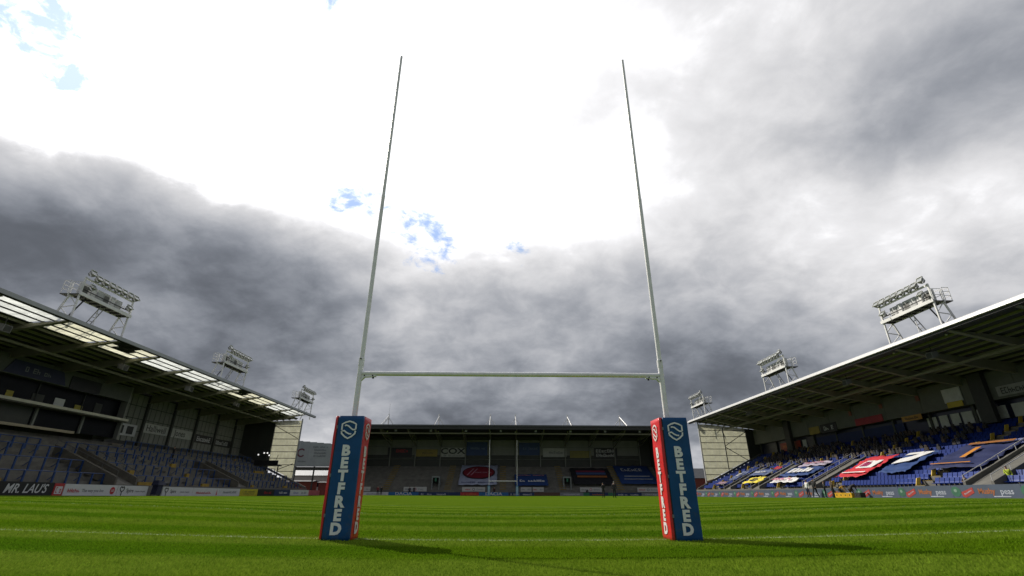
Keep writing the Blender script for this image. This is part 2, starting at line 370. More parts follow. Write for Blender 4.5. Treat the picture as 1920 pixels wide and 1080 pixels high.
def muddy(m):
    # grass juice and mud rubbed onto the vinyl near the turf, plus scattered scuffs
    nt = m.node_tree; L = nt.links; b = nt.nodes['Principled BSDF']; src = b.inputs['Base Color'].links[0].from_socket
    geo = nt.nodes.new('ShaderNodeNewGeometry'); sp = nt.nodes.new('ShaderNodeSeparateXYZ'); L.new(geo.outputs['Position'], sp.inputs[0])
    no = nt.nodes.new('ShaderNodeTexNoise'); no.inputs['Scale'].default_value = 9; no.inputs['Detail'].default_value = 8; no.inputs['Roughness'].default_value = .72; L.new(geo.outputs['Position'], no.inputs['Vector'])
    a = nt.nodes.new('ShaderNodeMapRange'); L.new(sp.outputs['Z'], a.inputs['Value']); a.inputs['From Min'].default_value = .0; a.inputs['From Max'].default_value = .55; a.inputs['To Min'].default_value = .17; a.inputs['To Max'].default_value = 0
    ad = nt.nodes.new('ShaderNodeMath'); ad.operation = 'ADD'; L.new(no.outputs['Fac'], ad.inputs[0]); L.new(a.outputs[0], ad.inputs[1])
    r = nt.nodes.new('ShaderNodeMapRange'); r.interpolation_type = 'SMOOTHSTEP'; L.new(ad.outputs[0], r.inputs['Value']); r.inputs['From Min'].default_value = .60; r.inputs['From Max'].default_value = .78; r.inputs['To Max'].default_value = .32
    mx = nt.nodes.new('ShaderNodeMix'); mx.data_type = 'RGBA'; L.new(r.outputs[0], mx.inputs['Factor']); L.new(src, mx.inputs[6]); mx.inputs[7].default_value = (.10, .11, .07, 1); L.new(mx.outputs[2], b.inputs['Base Color'])
    return m
blue = M('pad_blue_vinyl', (.003, .068, .205), .5, var=.14, scale=5, bump=.5, bscale=5, spec=.3)
red = M('pad_red_vinyl', (.62, .018, .022), .36, var=.12, scale=5, bump=.5, bscale=5)
muddy(blue); muddy(red)
black = M('pad_black_seam', (.008, .008, .010), .6, var=.1)
silver = M('pad_letter_grey', (.80, .81, .83), .5, var=.07, scale=30)
def shield(parent, fr, w, h, mat, t):
    # the shield emblem: outline in two broken halves with an S sweep through it
    g = empty_part = None
    def strip(pts, wd, name):
        mb = MB(); P = [Vector((p[0], p[1], 0)) for p in pts]; L_ = []; R_ = []
        for i, p in enumerate(P):
            a = P[max(i-1, 0)]; b = P[min(i+1, len(P)-1)]; d = (b-a).normalized(); n = Vector((-d.y, d.x, 0))
            L_.append(p+n*wd/2); R_.append(p-n*wd/2)
        for i in range(len(P)-1): mb.prism([R_[i], R_[i+1], L_[i+1], L_[i]], (0, 0, .006))
        return mb.build(name, mat, parent, fr)
    W, H = w/2, h/2
    strip([(-W, -.02*h), (-W*1.0, H*.62), (-W*.55, H*.82), (0, H*.95), (W*.55, H*.82), (W, H*.62), (W, H*.02)], t, 'emblem')
    strip([(-W, -H*.18), (-W*.95, -H*.45), (-W*.5, -H*.78), (0, -H*1.0), (W*.5, -H*.78), (W*.95, -H*.45), (W, -H*.14)], t, 'emblem')
    strip([(-W*.62, H*.42), (-W*.45, H*.50), (-W*.1, H*.42), (W*.35, H*.12), (W*.62, -H*.02), (W, H*.02)], t*.9, 'emblem')
    strip([(-W, -H*.18), (-W*.62, -H*.12), (-W*.3, -H*.32), (W*.1, -H*.48), (W*.45, -H*.50)], t*.9, 'emblem')
def pad(x0, label):
    h = 1.925; hw = .235; d = .25
    root = empty('post_pad', (x0, 0, 0)); tag(root, label, 'post pad', 'padded post covers')
    def panel(name, xa, xb, ya, yb, mat, bulge):
        # an upholstered panel: rounded, slightly uneven slab
        mb = MB(); nz = 30; na = 5
        cx, cy = (xa+xb)/2, (ya+yb)/2; ex, ey = abs(xb-xa)/2, abs(yb-ya)/2; rr = min(ex, ey)*.45; ring = []
        for (sx, sy, a0) in ((1, 1, 0), (-1, 1, 90), (-1, -1, 180), (1, -1, 270)):
            for k in range(na):
                a = R(a0+90*k/(na-1)); ring.append((cx+sx*(ex-rr)+rr*math.cos(a), cy+sy*(ey-rr)+rr*math.sin(a)))
        n = len(ring); seed = random.random()*9
        for i in range(nz+1):
            z = h*i/nz; s = 1-.02*(1 if i in (0, nz) else 0)
            for (px, py) in ring:
                w = .0035*math.sin(z*6+seed+px*14)+.0025*math.sin(z*11.3+py*23+seed*2)+.001*math.sin(z*23+px*31)
                mb.v.append((cx+(px-cx)*s+(w if ey > ex else 0), cy+(py-cy)*s+(w if ex > ey else 0), z+.005))
        for i in range(nz):
            for k in range(n):
                j = (k+1) % n; mb.f.append((i*n+k, i*n+j, (i+1)*n+j, (i+1)*n+k)); mb.m.append(0)
        mb.f.append(tuple(reversed(range(n)))); mb.m.append(0); mb.f.append(tuple(nz*n+k for k in range(n))); mb.m.append(0)
        o = mb.build(name, mat, root); 
        for p in o.data.polygons: p.use_smooth = len(p.vertices) == 4
        return o
    X = lambda v: x0+v
    panel('core', X(-.20), X(.20), -.185, .185, black, 0)
    f = panel('front_panel', X(-.185), X(.245), -.275, -.19, blue, 0); f['label'] = 'blue front panel with shield emblem and lettering'
    l = panel('side_panel', X(-.245), X(-.16), -.255, .25, red, 0)
    r = panel('side_panel', X(.16), X(.243), -.187, .25, red, 0)
    b = panel('back_panel', X(-.158), X(.158), .19, .25, blue, 0)
    MB().box(X(-.200), X(-.176), -.262, -.19, .02, 1.91).build('seam', black, f)
    for z in (.35, .95, 1.72): MB().box(X(-.206), X(-.172), -.268, -.262, z, z+.05).build('strap', M('strap_grey', (.18, .18, .19), .7), f)
    yf = -.2835; cxf = X(.03)
    shield(f, frame((cxf-.015, yf, 1.70), (1, 0, 0), (0, 0, 1)), .235, .29, silver, .026)
    for i, ch in enumerate('BETFRED'):
        text(ch, .226, silver, f, frame((cxf-.015-.0*i, yf, 1.355-.1965*i), (1, 0, 0), (0, 0, 1)), bold=.052, sx=1.06, name='letter')
    for s, pn in ((-1, l), (1, r)):
        xs = X(-.2535) if s < 0 else X(.2515)
        fr = (0, -1, 0) if s < 0 else (0, 1, 0)
        cy = 0.0 if s < 0 else .03
        shield(pn, frame((xs, cy, 1.70), fr, (0, 0, 1)), .22, .27, M('pad_letter_white', (.72, .70, .70), .5, var=.05), .026)
        for i, ch in enumerate('BETFRED'):
            text(ch, .226, MAT['pad_letter_white'], pn, frame((xs, cy, 1.355-.1965*i), fr, (0, 0, 1)), bold=.052, sx=1.06, name='letter')
    return root
pad(-2.795, 'blue and red lettered pad round the left upright of the near posts')
pad(2.815, 'blue and red lettered pad round the right upright of the near posts')
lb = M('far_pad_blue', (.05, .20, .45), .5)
for s, sd in ((-1, 'left'), (1, 'right')):
    x = 2.8*s
    r_ = empty('post_pad', (x, 93.5, 0)); tag(r_, 'pale blue pad round the %s upright of the distant posts' % sd, 'post pad', 'padded post covers')
    mb = MB(); q = [(-.25, -.21), (-.21, -.25), (.21, -.25), (.25, -.21), (.25, .21), (.21, .25), (-.21, .25), (-.25, .21)]
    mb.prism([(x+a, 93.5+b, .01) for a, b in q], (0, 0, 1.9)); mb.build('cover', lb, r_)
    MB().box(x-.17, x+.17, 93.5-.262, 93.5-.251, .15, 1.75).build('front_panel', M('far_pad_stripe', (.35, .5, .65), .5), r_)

# ------------------------------------------------------------------ stands
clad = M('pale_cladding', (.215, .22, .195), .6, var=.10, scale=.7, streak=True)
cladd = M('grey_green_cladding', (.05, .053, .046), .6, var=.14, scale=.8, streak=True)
steel = M('olive_steel', (.23, .225, .155), .55, var=.14, scale=1.2)
steeld = M('dark_steel', (.035, .036, .034), .6, var=.2)
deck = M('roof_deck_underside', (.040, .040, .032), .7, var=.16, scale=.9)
conc = M('concrete', (.13, .127, .115), .85, var=.22, scale=1.1, bump=.25, bscale=12)
concd = M('stained_concrete', (.145, .138, .12), .85, var=.28, scale=.9, bump=.25, bscale=12)
glass = M('dark_glazing', (.006, .007, .009), .35, var=.2, spec=.12)
gutterg = M('grey_gutter', (.36, .37, .39), .45, var=.08)
gutterw = M('white_gutter', (.60, .60, .60), .35, var=.04)
translu = M('translucent_sheet', (.72, .72, .62), .5, var=.10, scale=1.2, trans=.72)
rooflight = M('roof_light_sheet', (.84, .86, .84), .5, var=.14, scale=1.3, trans=.88)
rooflight2 = M('weathered_roof_light_sheet', (.80, .80, .70), .5, var=.16, scale=1.3, trans=.92)
yel = M('yellow_edge_paint', (.55, .36, .03), .7, var=.25, scale=3)
railb = M('blue_rail_paint', (.011, .048, .17), .5, var=.15)
whitep = M('white_panel', (.62, .63, .62), .5, var=.06)
seatblue = M('blue_seat_plastic', (.009, .032, .20), .2, var=.14, spec=.35)
seatrow = M('blue_seat_rows', (.007, .024, .15), .6, var=.12, spec=.08)

def side_stand(name, s, label, roofz, backz, xb, rows, z1, y_off, panels):
    """a covered stand along a touchline; s=-1 left, +1 right. Returns (root, row function)."""
    Y0, Y1 = 6.0, 90.0
    g = empty(name, (s*38, 48, 0)); tag(g, label, 'stand')
    X = lambda d: s*d                                           # d: distance from the middle of the pitch
    xf = 38.0
    rz = lambda d: roofz + (backz-roofz)*(d-xf)/(xb-xf)
    # terrace steps
    d0, zf = 37.4, 1.15
    dd = (xb-.6-d0)/rows; dz = (z1-zf)/rows
    MB().box(X(37.0), X(37.38), Y0, Y1-1, -.3, 1.25).build('front_wall', conc, g)
    for i in range(rows):
        a = d0+i*dd; b = a+dd+.02; zt = zf+dz*i
        MB().box(X(a), X(b), Y0, Y1-1.2, zt-dz-.25 if i else -.2, zt+.0005*i).build('terrace_step', conc if s > 0 else concd, g)
    # back wall of upright sheets between rails
    bw = MB().box(X(xb), X(xb+.3), Y0, Y1-.6, z1-1.5, backz-.1).build('back_wall', steeld if s < 0 else cladd, g)
    # roof
    if panels:
        df = 41.4
    else:
        df = xf+.25
    nseg = 14
    for k in range(nseg):
        a, b = Y0+(Y1-Y0)*k/nseg, Y0+(Y1-Y0)*(k+1)/nseg-.012
        mb = MB(); p = lambda d, y, z: (X(d), y, z)
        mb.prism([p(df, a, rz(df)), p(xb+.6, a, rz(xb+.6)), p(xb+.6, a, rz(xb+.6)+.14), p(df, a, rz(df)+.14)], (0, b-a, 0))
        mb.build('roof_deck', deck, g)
    for d in np.arange(xf+.55 if not panels else 41.6, xb, 1.22):                        # purlins
        z = rz(d)-.11
        MB().box(X(d-.05), X(d+.05), Y0+.2, Y1-.2, z-.10, z+.105).build('purlin', steel, g)
    ribs = np.arange(y_off, Y1-.5, 6.0)
    for y in ribs:                                               # tapered cantilever rafters
        mb = MB(); zz = lambda d, t: (X(d), y-.13, rz(d)-(.20 if d > 40 else .04)-t)
        mb.prism([zz(xf+.15, 0), zz(xb, 0), zz(xb, 1.05), zz(44.2, .62), zz(xf+.15, .02)], (0, .26, 0)); r = mb.build('rafter', steel, g)
        MB().prism([(X(xf+.15), y-.2, rz(xf)-.06), (X(44.2), y-.2, rz(44.2)-.83), (X(xb), y-.2, rz(xb)-1.26), (X(xb), y-.2, rz(xb)-1.31), (X(44.2), y-.2, rz(44.2)-.88), (X(xf+.15), y-.2, rz(xf)-.12)], (0, .4, 0)).build('flange', steel, r)
        MB().bar((X(xb-.25), y, z1-.4), (X(xb-.25), y, backz-.2), .34, .34).build('column', cladd if s < 0 else steel, g)
    z = rz(44.2)-.9
    MB().box(X(44.05), X(44.35), Y0+.2, Y1-1.6, z-.16, z+.02).build('edge_beam', steel, g)
    # front gutter
    zg = rz(xf)-.02
    if s < 0:
        MB().box(X(37.86), X(38.2), Y0, Y1, zg+.02, zg+.36).build('gutter', gutterg, g)
        MB().box(X(37.94), X(38.2), Y0+.02, Y1-.02, zg-.02, zg+.017).build('fascia_lip', steeld, g)
    else:
        o = MB().prism([(X(37.80), Y0, zg-.10), (X(38.25), Y0, zg-.13), (X(38.3), Y0, zg+.34), (X(38.16), Y0, zg+.34), (X(37.88), Y0, zg+.17)], (0, Y1+1.0-Y0, 0)).build('gutter', gutterw, g)
        MB().box(X(38.0), X(38.3), Y0+.02, Y1+.9, zg-.34, zg-.13).build('fascia_lip', steeld, g)
    if panels:
        k = 0
        bays = [(a+.16, a+6-.16) for a in ribs[:-1]]
        for bi, (a, b) in enumerate(bays):
            for row in range(3):
                d_a, d_b = 38.24+row*1.06, 38.24+row*1.06+.84
                skip = (a < 39 < b and not (row == 2)) or (a < 64 < b and row < 2) or (a < 92 < b and row == 2 and a > 80)
                segs = [(a, b)]
                if skip: segs = [(a, a+1.5), (b-1.6, b)] if row else [(b-2.4, b)]
                for (ya, yb) in segs:
                    n = max(1, int(round((yb-ya)/1.9)))
                    for q in range(n):
                        u0, u1 = ya+(yb-ya)*q/n, ya+(yb-ya)*(q+1)/n-.03
                        mb = MB(); mb.prism([(X(d_a), u0, rz(d_a)+.02), (X(d_b), u0, rz(d_b)+.02), (X(d_b), u0, rz(d_b)+.03), (X(d_a), u0, rz(d_a)+.03)], (0, u1-u0, 0))
                        mb.build('roof_light', rooflight if bi % 5 in (0, 1, 4) else rooflight2, g)
                if skip:
                    mb = MB(); ya, yb = (a, b-2.43) if not row else (a+1.53, b-1.63)
                    mb.prism([(X(d_a), ya, rz(d_a)+.02), (X(d_b), ya, rz(d_b)+.02), (X(d_b), ya, rz(d_b)+.03), (X(d_a), ya, rz(d_a)+.03)], (0, yb-ya, 0)); mb.build('roof_panel', steeld, g)
                MB().box(X(d_b+.005), X(d_b+.215), a-.16, b+.16, rz(d_b)-.02, rz(d_b)+.06).build('glazing_bar', steeld, g)
    # gable wall at the far end: translucent front part, opaque sheet behind
    yg = Y1-1.05
    lit = (40.1, 45.2) if s < 0 else (39.2, 48.4)
    slope = (z1-zf)/(xb-.6-d0)
    zb = lambda d: zf+slope*(d-d0)+.55
    gw = MB().prism([(X(lit[1]+.02), yg, zb(lit[1])-.9), (X(xb), yg, zb(xb)-.9), (X(xb), yg, rz(xb)-.3), (X(lit[1]+.02), yg, rz(lit[1])-.3)], (0, .2, 0)).build('gable_wall', cladd, g)
    nb = 9; zt = lambda d: rz(d)-.5
    for i in range(nb):
        fa, fb = i/nb, (i+1)/nb
        h0 = lambda d, f_: zb(lit[0])+.2+(zt(lit[0])-zb(lit[0])-.2)*f_
        za, zbn = h0(0, fa), h0(0, fb)-.02
        # split along the slope of the terrace
        nx = 8
        for q in range(nx):
            a, b = lit[0]+(lit[1]-lit[0])*q/nx, lit[0]+(lit[1]-lit[0])*(q+1)/nx-.02
            ya, yb2 = max(za, zb(a)), max(za, zb(b))
            top_a, top_b = min(zbn, rz(a)-.32), min(zbn, rz(b)-.32)
            if top_a <= ya+.05: continue
            pts = [(X(a), yg+.05, ya), (X(b), yg+.05, min(yb2, top_b)), (X(b), yg+.05, top_b), (X(a), yg+.05, top_a)]
            if yb2 >= top_b-.01: pts.pop(2)
            MB().prism(pts, (0, .012, 0)).build('gable_sheet', translu, g)
        if i: MB().box(X(lit[0]), X(max(lit[0]+.3, min(lit[1], d0+(za-.55-zf)/slope))), yg-.02, yg+.03, za-.055, za+.055).build('gable_rail', steeld, g)
    MB().bar((X(lit[0]-.09), yg, zb(lit[0])-1.2), (X(lit[0]-.09), yg, rz(lit[0])-.2), .2, .2).build('gable_post', gutterg if s < 0 else gutterw, g)
    if s > 0:
        MB().bar((X(43.9), yg-.07, zb(43.9)), (X(43.9), yg-.07, rz(43.9)-.6), .2, .1).build('gable_post', steeld, g)
        MB().bar((X(43.9), yg-.10, 9.2), (X(48.4), yg-.10, 11.9), .13, .1).build('brace', steeld, g)
        MB().bar((X(43.9), yg-.10, 9.0), (X(48.4), yg-.10, 6.3), .13, .1).build('brace', steeld, g)
    else:
        MB().bar((X(45.2), yg-.10, 12.7), (X(40.4), yg-.10, 10.3), .13, .1).build('brace', steeld, g)
        MB().bar((X(43.0), yg-.10, 4.6), (X(40.4), yg-.10, 5.6), .13, .1).build('brace', steeld, g)
    # sloping capping of the terrace end
    MB().prism([(X(37.2), yg-.25, 1.1), (X(xb), yg-.25, zb(xb)-.35), (X(xb), yg-.25, zb(xb)), (X(37.2), yg-.25, 1.5)], (0, .2, 0)).build('end_kerb', conc, g)
    return g, (lambda i: (d0+i*dd, zf+dz*i, dd, dz)), rz, X, bw
LS, lrow, lrz, LX, lback = side_stand('terrace_stand', -1, 'dark covered terrace stand along the left touchline with glowing roof lights', 14.35, 13.45, 51.0, 14, 6.7, 19.0, True)
RS, rrow, rrz, RX, rback = side_stand('seated_stand', 1, 'covered blue-seated stand along the right touchline with white roof gutter', 14.0, 12.5, 51.6, 16, 7.5, 18.0, False)

# --- left stand: sheeted rear wall, boxes, barriers
for y0 in np.arange(53.6, 88.4, 1.06):
    for (za, zb_) in ((6.9, 8.28), (8.38, 9.9), (10.0, 11.56), (11.66, 13.1)):
        MB().box(-50.96, -50.9, y0, y0+.94, za, zb_).build('wall_sheet', clad, LS)
for y0 in np.arange(6.5, 53, 5.9):
    y1 = min(y0+5.86, 53.4)
    MB().box(-51.0, -47.95, y0, y1, 11.15, 12.95).build('box_fascia', M('box_fascia_panel', (.10,.105,.09), .6, var=.1), LS)
    MB().box(-48.9, -48.85, y0, y1, 9.0, 11.148).build('box_window', glass, LS)
    MB().bar((-48.8, y0, 9.0), (-48.8, y0, 11.14), .12).build('mullion', steeld, LS)
    MB().box(-48.55, -48.5, y0, y1, 6.75, 8.6).build('lower_window', glass if int(y0) % 3 else cladd, LS)
    MB().bar((-48.4, y0+.3, 6.7), (-48.4, y0+.3, 8.6), .22).build('mullion', clad, LS)
MB().box(-50.9, -47.3, 6.5, 53.4, 8.62, 8.95).build('balcony_slab', concd, LS)
MB().box(-47.3, -47.2, 6.5, 53.4, 8.72, 8.98).build('balcony_edge', M('pale_edge', (.60, .58, .46), .5), LS)
MB().box(-48.2, -47.9, 6.5, 47.0, 6.55, 6.8).build('lower_ledge', M('tan_ledge', (.42, .36, .25), .6), LS)
MB().box(-51, -48.0, 53.42, 53.7, 6.6, 13.0).build('box_end_wall', clad, LS)
r_ = random.Random(3)
for i in range(9):                                               # pale blinds and fittings behind the glass
    y = 28+i*2.7; MB().box(-48.84, -48.8, y, y+.5+.9*r_.random(), 9.05, 9.6+.9*r_.random()).build('window_blind', [whitep, M('yellow_blind', (.40, .34, .06), .7), cladd][i % 3], LS)
for (ya, yb) in ((9, 25.5), (27, 40.6), (43.6, 53.6), (55, 63.4), (66.4, 77.5), (79, 87.5)):
    for d, in ((38.2,), (40.6,), (43.0,), (45.4,), (47.9,)):
        if d > 47 and ya < 50: continue
        i = (d-37.4)/((50.4-37.4)/14); z = 1.15+(6.7-1.15)/14*int(i)
        mb = MB(); mb.tube((-d, ya, z+1.08), (-d, yb, z+1.08), .04, n=6)
        n = max(2, int((yb-ya)/1.35))
        for q in range(n+1):
            y = ya+(yb-ya)*q/n; mb.bar((-d, y, z-.05), (-d, y, z+1.08), .13, .10)
            if q % 2 == 0: mb.bar((-d, y, z+.75), (-d-.5, y, z+.35), .05, .05)
        mb.build('crush_barrier', railb, LS)
        if d < 40 or r_.random() < .5:
            MB().box(-d-.2, -d+.1, ya+.6+3*r_.random(), ya+1.5+3*r_.random(), z+.001, z+.45).build('step_marking', M('faded_yellow', (.32, .21, .03), .8, var=.3), LS)
def stair(root, s, y, w, row, i0, i1, mat, wallm, side_h=.75, nos=True):
    a, za, dd, dz = row(i0); b, zb, _, _ = row(i1)
    for e in (-1, 1):
        yy = y+e*w/2
        MB().prism([(s*(a-.35), yy-.12, za-.2), (s*b, yy-.12, zb-.2), (s*b, yy-.12, zb+side_h), (s*(a-.35), yy-.12, za+side_h*.8)], (0, .24, 0)).build('stair_wall', wallm, root)
        mb = MB(); mb.tube((s*(a-.3), yy, za+side_h+.35), (s*b, yy, zb+side_h+.45), .03, n=6)
        for k in range(5):
            t = k/4; mb.tube((s*(a-.3+(b-a+.3)*t), yy, za+(zb-za)*t+side_h*.7), (s*(a-.3+(b-a+.3)*t), yy, za+(zb-za)*t+side_h+.4), .025, n=5)
        mb.build('handrail', M('stair_rail', (.10, .10, .10), .5) if s < 0 else gutterw, root)
    MB().prism([(s*(a-.2), y-w/2+.13, za-.15), (s*b, y-w/2+.13, zb+.02), (s*b, y-w/2+.13, zb+.30), (s*(a-.2), y-w/2+.13, za+.15)], (0, w-.26, 0)).build('ramp', mat, root)
for y in (42.2, 65.0): stair(LS, -1, y, 2.8, lrow, 0, 7, concd, M('brown_concrete', (.11, .10, .08), .85, var=.25), 1.0)
for y in (26.2, 54.3, 78.2):
    for i in range(13):
        a, z, dd, dz = lrow(i); MB().box(-a, -a-.5, y-.55, y+.55, z+.003, z+.2).build('aisle_step', concd, LS); MB().box(-a+.006, -a-.10, y-.55, y+.55, z+.203, z+.215).build('step_edge', M('faded_yellow', (.32, .21, .03), .8, var=.3), LS)

# --- right stand: boxes at the back, seats, stairs
for y0 in np.arange(8, 88, 5.7):
    y1 = y0+5.66
    MB().box(49.8, 51.6, y0, min(y1, 88.6), 9.45, 12.2).build('box_fascia', M('right_box_fascia', (.115, .12, .105), .6, var=.12), RS)
    MB().box(50.6, 50.65, y0, min(y1, 88.6), 7.2, 9.44).build('box_window', M('blue_dark_glazing', (.008, .010, .030), .3, var=.2), RS)
    MB().bar((50.5, y0, 7.2), (50.5, y0, 9.44), .3).build('box_pier', cladd, RS)
for y0 in (39.9, 76.1): MB().box(49.3, 49.78, y0-.8, y0+.8, 7.3, 12.3).build('dark_pier', steeld, RS)
blinds = [37.0, 38.9, 41.2, 42.6, 44.2, 45.7, 47.2, 75.0, 73.0, 30.5, 33.4]
for k, y in enumerate(blinds): MB().box(50.5, 50.56, y, y+(1.1 if k % 3 else 1.3), 7.7, 8.95).build('window_blind', M('blind_white', (.50, .50, .48), .7), RS)
MB().box(50.42, 50.48, 52, 70, 7.5, 8.9).build('blue_banner_strip', M('navy_cloth', (.012, .022, .10), .7), RS)

def seat_mesh():
    mb = MB(); w = .21
    prof = [(.02, .40), (.22, .37), (.30, .39), (.36, .52), (.42, .68), (.48, .84), (.515, .83), (.45, .64), (.395, .50), (.33, .345), (.22, .33), (.02, .36)]
    mb.prism([(x, -w, z) for x, z in prof], (0, 2*w, 0))
    mb.box(.18, .26, -.03, .03, .0, .35)
    return mb
RSEAT = seat_mesh().mesh('seat', seatblue); fix_normals(RSEAT)
stairs_r = (30.6, 52.9, 66.2, 75.6); aisles_r = (36.7, 48.9, 60.5, 71, 82)
spots = []
for i in range(16):
    a, z, dd, dz = rrow(i)
    for y in np.arange(9, 87.8, .50):
        if any(abs(y-c) < .75 for c in aisles_r): continue
        if i <= 7 and any(abs(y-c) < 1.55 for c in stairs_r): continue
        spots.append((a+.30, y, z+.006))
spots.sort(key=lambda p: (0 if p[1] > 22.5 else 1e4)+math.dist(p, (0, -8.7, .7)))
near, rest = spots[:300], spots[300:]
for (d, y, z) in near: inst('seat', RSEAT, RS, Matrix.Translation((d, y, z)))
def join_copies(name, mb, pts, mat, parent, yaw=None):
    v0 = np.array(mb.v); f0 = mb.f; n = len(v0); V = []; Fc = []
    for k, p in enumerate(pts): V.append(v0+np.array(p)); Fc += [tuple(i+n*k for i in f) for f in f0]
    me = bpy.data.meshes.new(name); me.from_pydata(np.concatenate(V).tolist(), [], Fc); me.materials.append(mat); fix_normals(me)
    return link(bpy.data.objects.new(name, me), parent)
simple = MB(); simple.prism([(.02, -.21, .38), (.30, -.21, .37), (.50, -.21, .83), (.54, -.21, .82), (.34, -.21, .33), (.02, -.21, .34)], (0, .42, 0))
kind(join_copies('seat_rows', simple, rest, seatrow, RS), 'stuff')
for y in stairs_r: stair(RS, 1, y, 2.4, rrow, 0, 8, conc, conc, .55)
for y in aisles_r:
    for i in range(15):
        a, z, dd, dz = rrow(i); MB().box(a, a+.42, y-.55, y+.55, z+.003, z+.22).build('aisle_step', concd, RS)
        MB().box(a-.006, a+.12, y-.55, y+.55, z+.223, z+.235).build('step_edge', yel, RS)
        if i % 2 == 0: MB().prism([(a+.1, y+.50, z+.25), (a+.5, y+.50, z+.3), (a+.72, y+.50, z+.92), (a+.34, y+.50, z+.85)], (0, .07, 0)).build('row_end_panel', M('yellow_row_end', (.60, .42, .04), .6, var=.2), RS)

# --- far stand
FS = empty('end_stand', (1, 112, 0)); tag(FS, 'dark covered terrace stand across the far end behind the posts', 'stand')
fx0, fx1 = -36.0, 37.5
for i in range(14):
    a = 105.4+12.4/14*i; z = .75+6.2/14*i
    MB().box(fx0, fx1, a, a+12.4/14+.02, z-1.2 if i else -.2, z+.0005*i).build('terrace_step', concd, FS)
MB().box(fx0, fx1, 105.0, 105.38, -.2, 1.15).build('front_wall', concd, FS)
MB().box(fx0, fx1, 118.0, 118.3, 5, 14.0).build('back_wall', cladd, FS)
cols = np.arange(-34.7, 37, 6.3)
for j, x in enumerate(cols[:-1]):
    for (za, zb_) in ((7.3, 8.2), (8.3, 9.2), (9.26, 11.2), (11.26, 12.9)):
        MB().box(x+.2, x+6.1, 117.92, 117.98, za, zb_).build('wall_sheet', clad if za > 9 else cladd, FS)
    MB().box(x+.2, x+6.1, 117.6, 117.9, 8.22, 8.29).build('wall_rail', clad, FS)
for x in cols:
    MB().bar((x, 117.7, 6.5), (x, 117.7, 13.6), .26).build('column', clad, FS)
    mb = MB(); mb.prism([(x-.12, 104.3, 14.45), (x-.12, 118, 13.6), (x-.12, 118, 12.6), (x-.12, 106.4, 13.3), (x-.12, 104.3, 14.2)], (.24, 0, 0)); mb.build('rafter', steel, FS)
    MB().bar((x, 106.6, 13.25), (x, 117.6, 11.4), .16).build('strut', steel, FS)
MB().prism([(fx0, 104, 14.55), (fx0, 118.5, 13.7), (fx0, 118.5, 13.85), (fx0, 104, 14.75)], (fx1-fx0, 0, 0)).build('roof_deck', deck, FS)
MB().box(fx0-.02, fx1+.02, 103.85, 103.99, 14.60, 14.92).build('fascia_gutter', M('far_gutter', (.07,.072,.075), .5), FS)
MB().box(fx0, fx1, 104.0, 104.1, 13.95, 14.54).build('fascia_board', steeld, FS)
MB().box(fx0+.3, fx1-.3, 106.1, 106.4, 13.1, 13.4).build('edge_beam', steel, FS)
for s_ in (fx0, fx1): MB().box(s_-.12, s_+.12, 105, 118, 1, 14.2).build('end_wall', cladd, FS)
for y, x in ((0, -26.2), (0, -12.4), (0, 0), (0, 13.5), (0, 26.6)):
    for i in range(14):
        a = 105.4+12.4/14*i; z = .75+6.2/14*i
        MB().box(x-.75, x+.75, a, a+.45, z+.012, z+.2).build('aisle_step', M('ochre_steps', (.20, .14, .03), .8, var=.3), FS)
for x in (-15.2, 14.6):
    v = MB(); v.box(x-.9, x-.7, 107, 109.4, .9, 4.0); v.box(x+.7, x+.9, 107, 109.4, .9, 4.0); v.box(x-.7, x+.7, 107, 109.4, 3.7, 4.0); vo = v.build('vomitory', M('tunnel_grey', (.22, .24, .23), .6), FS)
    MB().box(x-.69, x+.69, 109.2, 109.35, .9, 3.69).build('opening', steeld, vo)
    MB().box(x-.2, x+.2, 106.9, 106.99, 2.9, 3.6).build('doorway_sign', M('green_sign', (.03, .16, .09), .5), vo)
mast = M('mast_white', (.80, .80, .79), .4, var=.04)
for x in (-27.9, -15.7, -3.2, 2.9, 15.6, 28.4):
    mb = MB(); mb.tube((x, 110, 13.9), (x, 110, 18.2), .20, .13, 7); mb.tube((x-2.0, 110, 14.6), (x, 110, 17.3), .09, n=6); mb.tube((x+2.0, 110, 14.6), (x, 110, 17.3), .09, n=6)
    mb.tube((x+(-.9 if x < 0 else .9)*abs(x)/28, 105.5, 14.7), (x, 110, 17.7), .10, n=6)
    mo = mb.build('mast', mast, FS)
MB().tube((-27.9, 110, 18.1), (-27.9, 110, 20.6), .03, n=5).build('antenna', mast, FS)
for x in np.arange(-33, 36, 8.1):
    MB().box(x-.25, x+.25, 105.3, 105.7, 13.55, 14.0).build('roof_lamp', gutterg, FS)

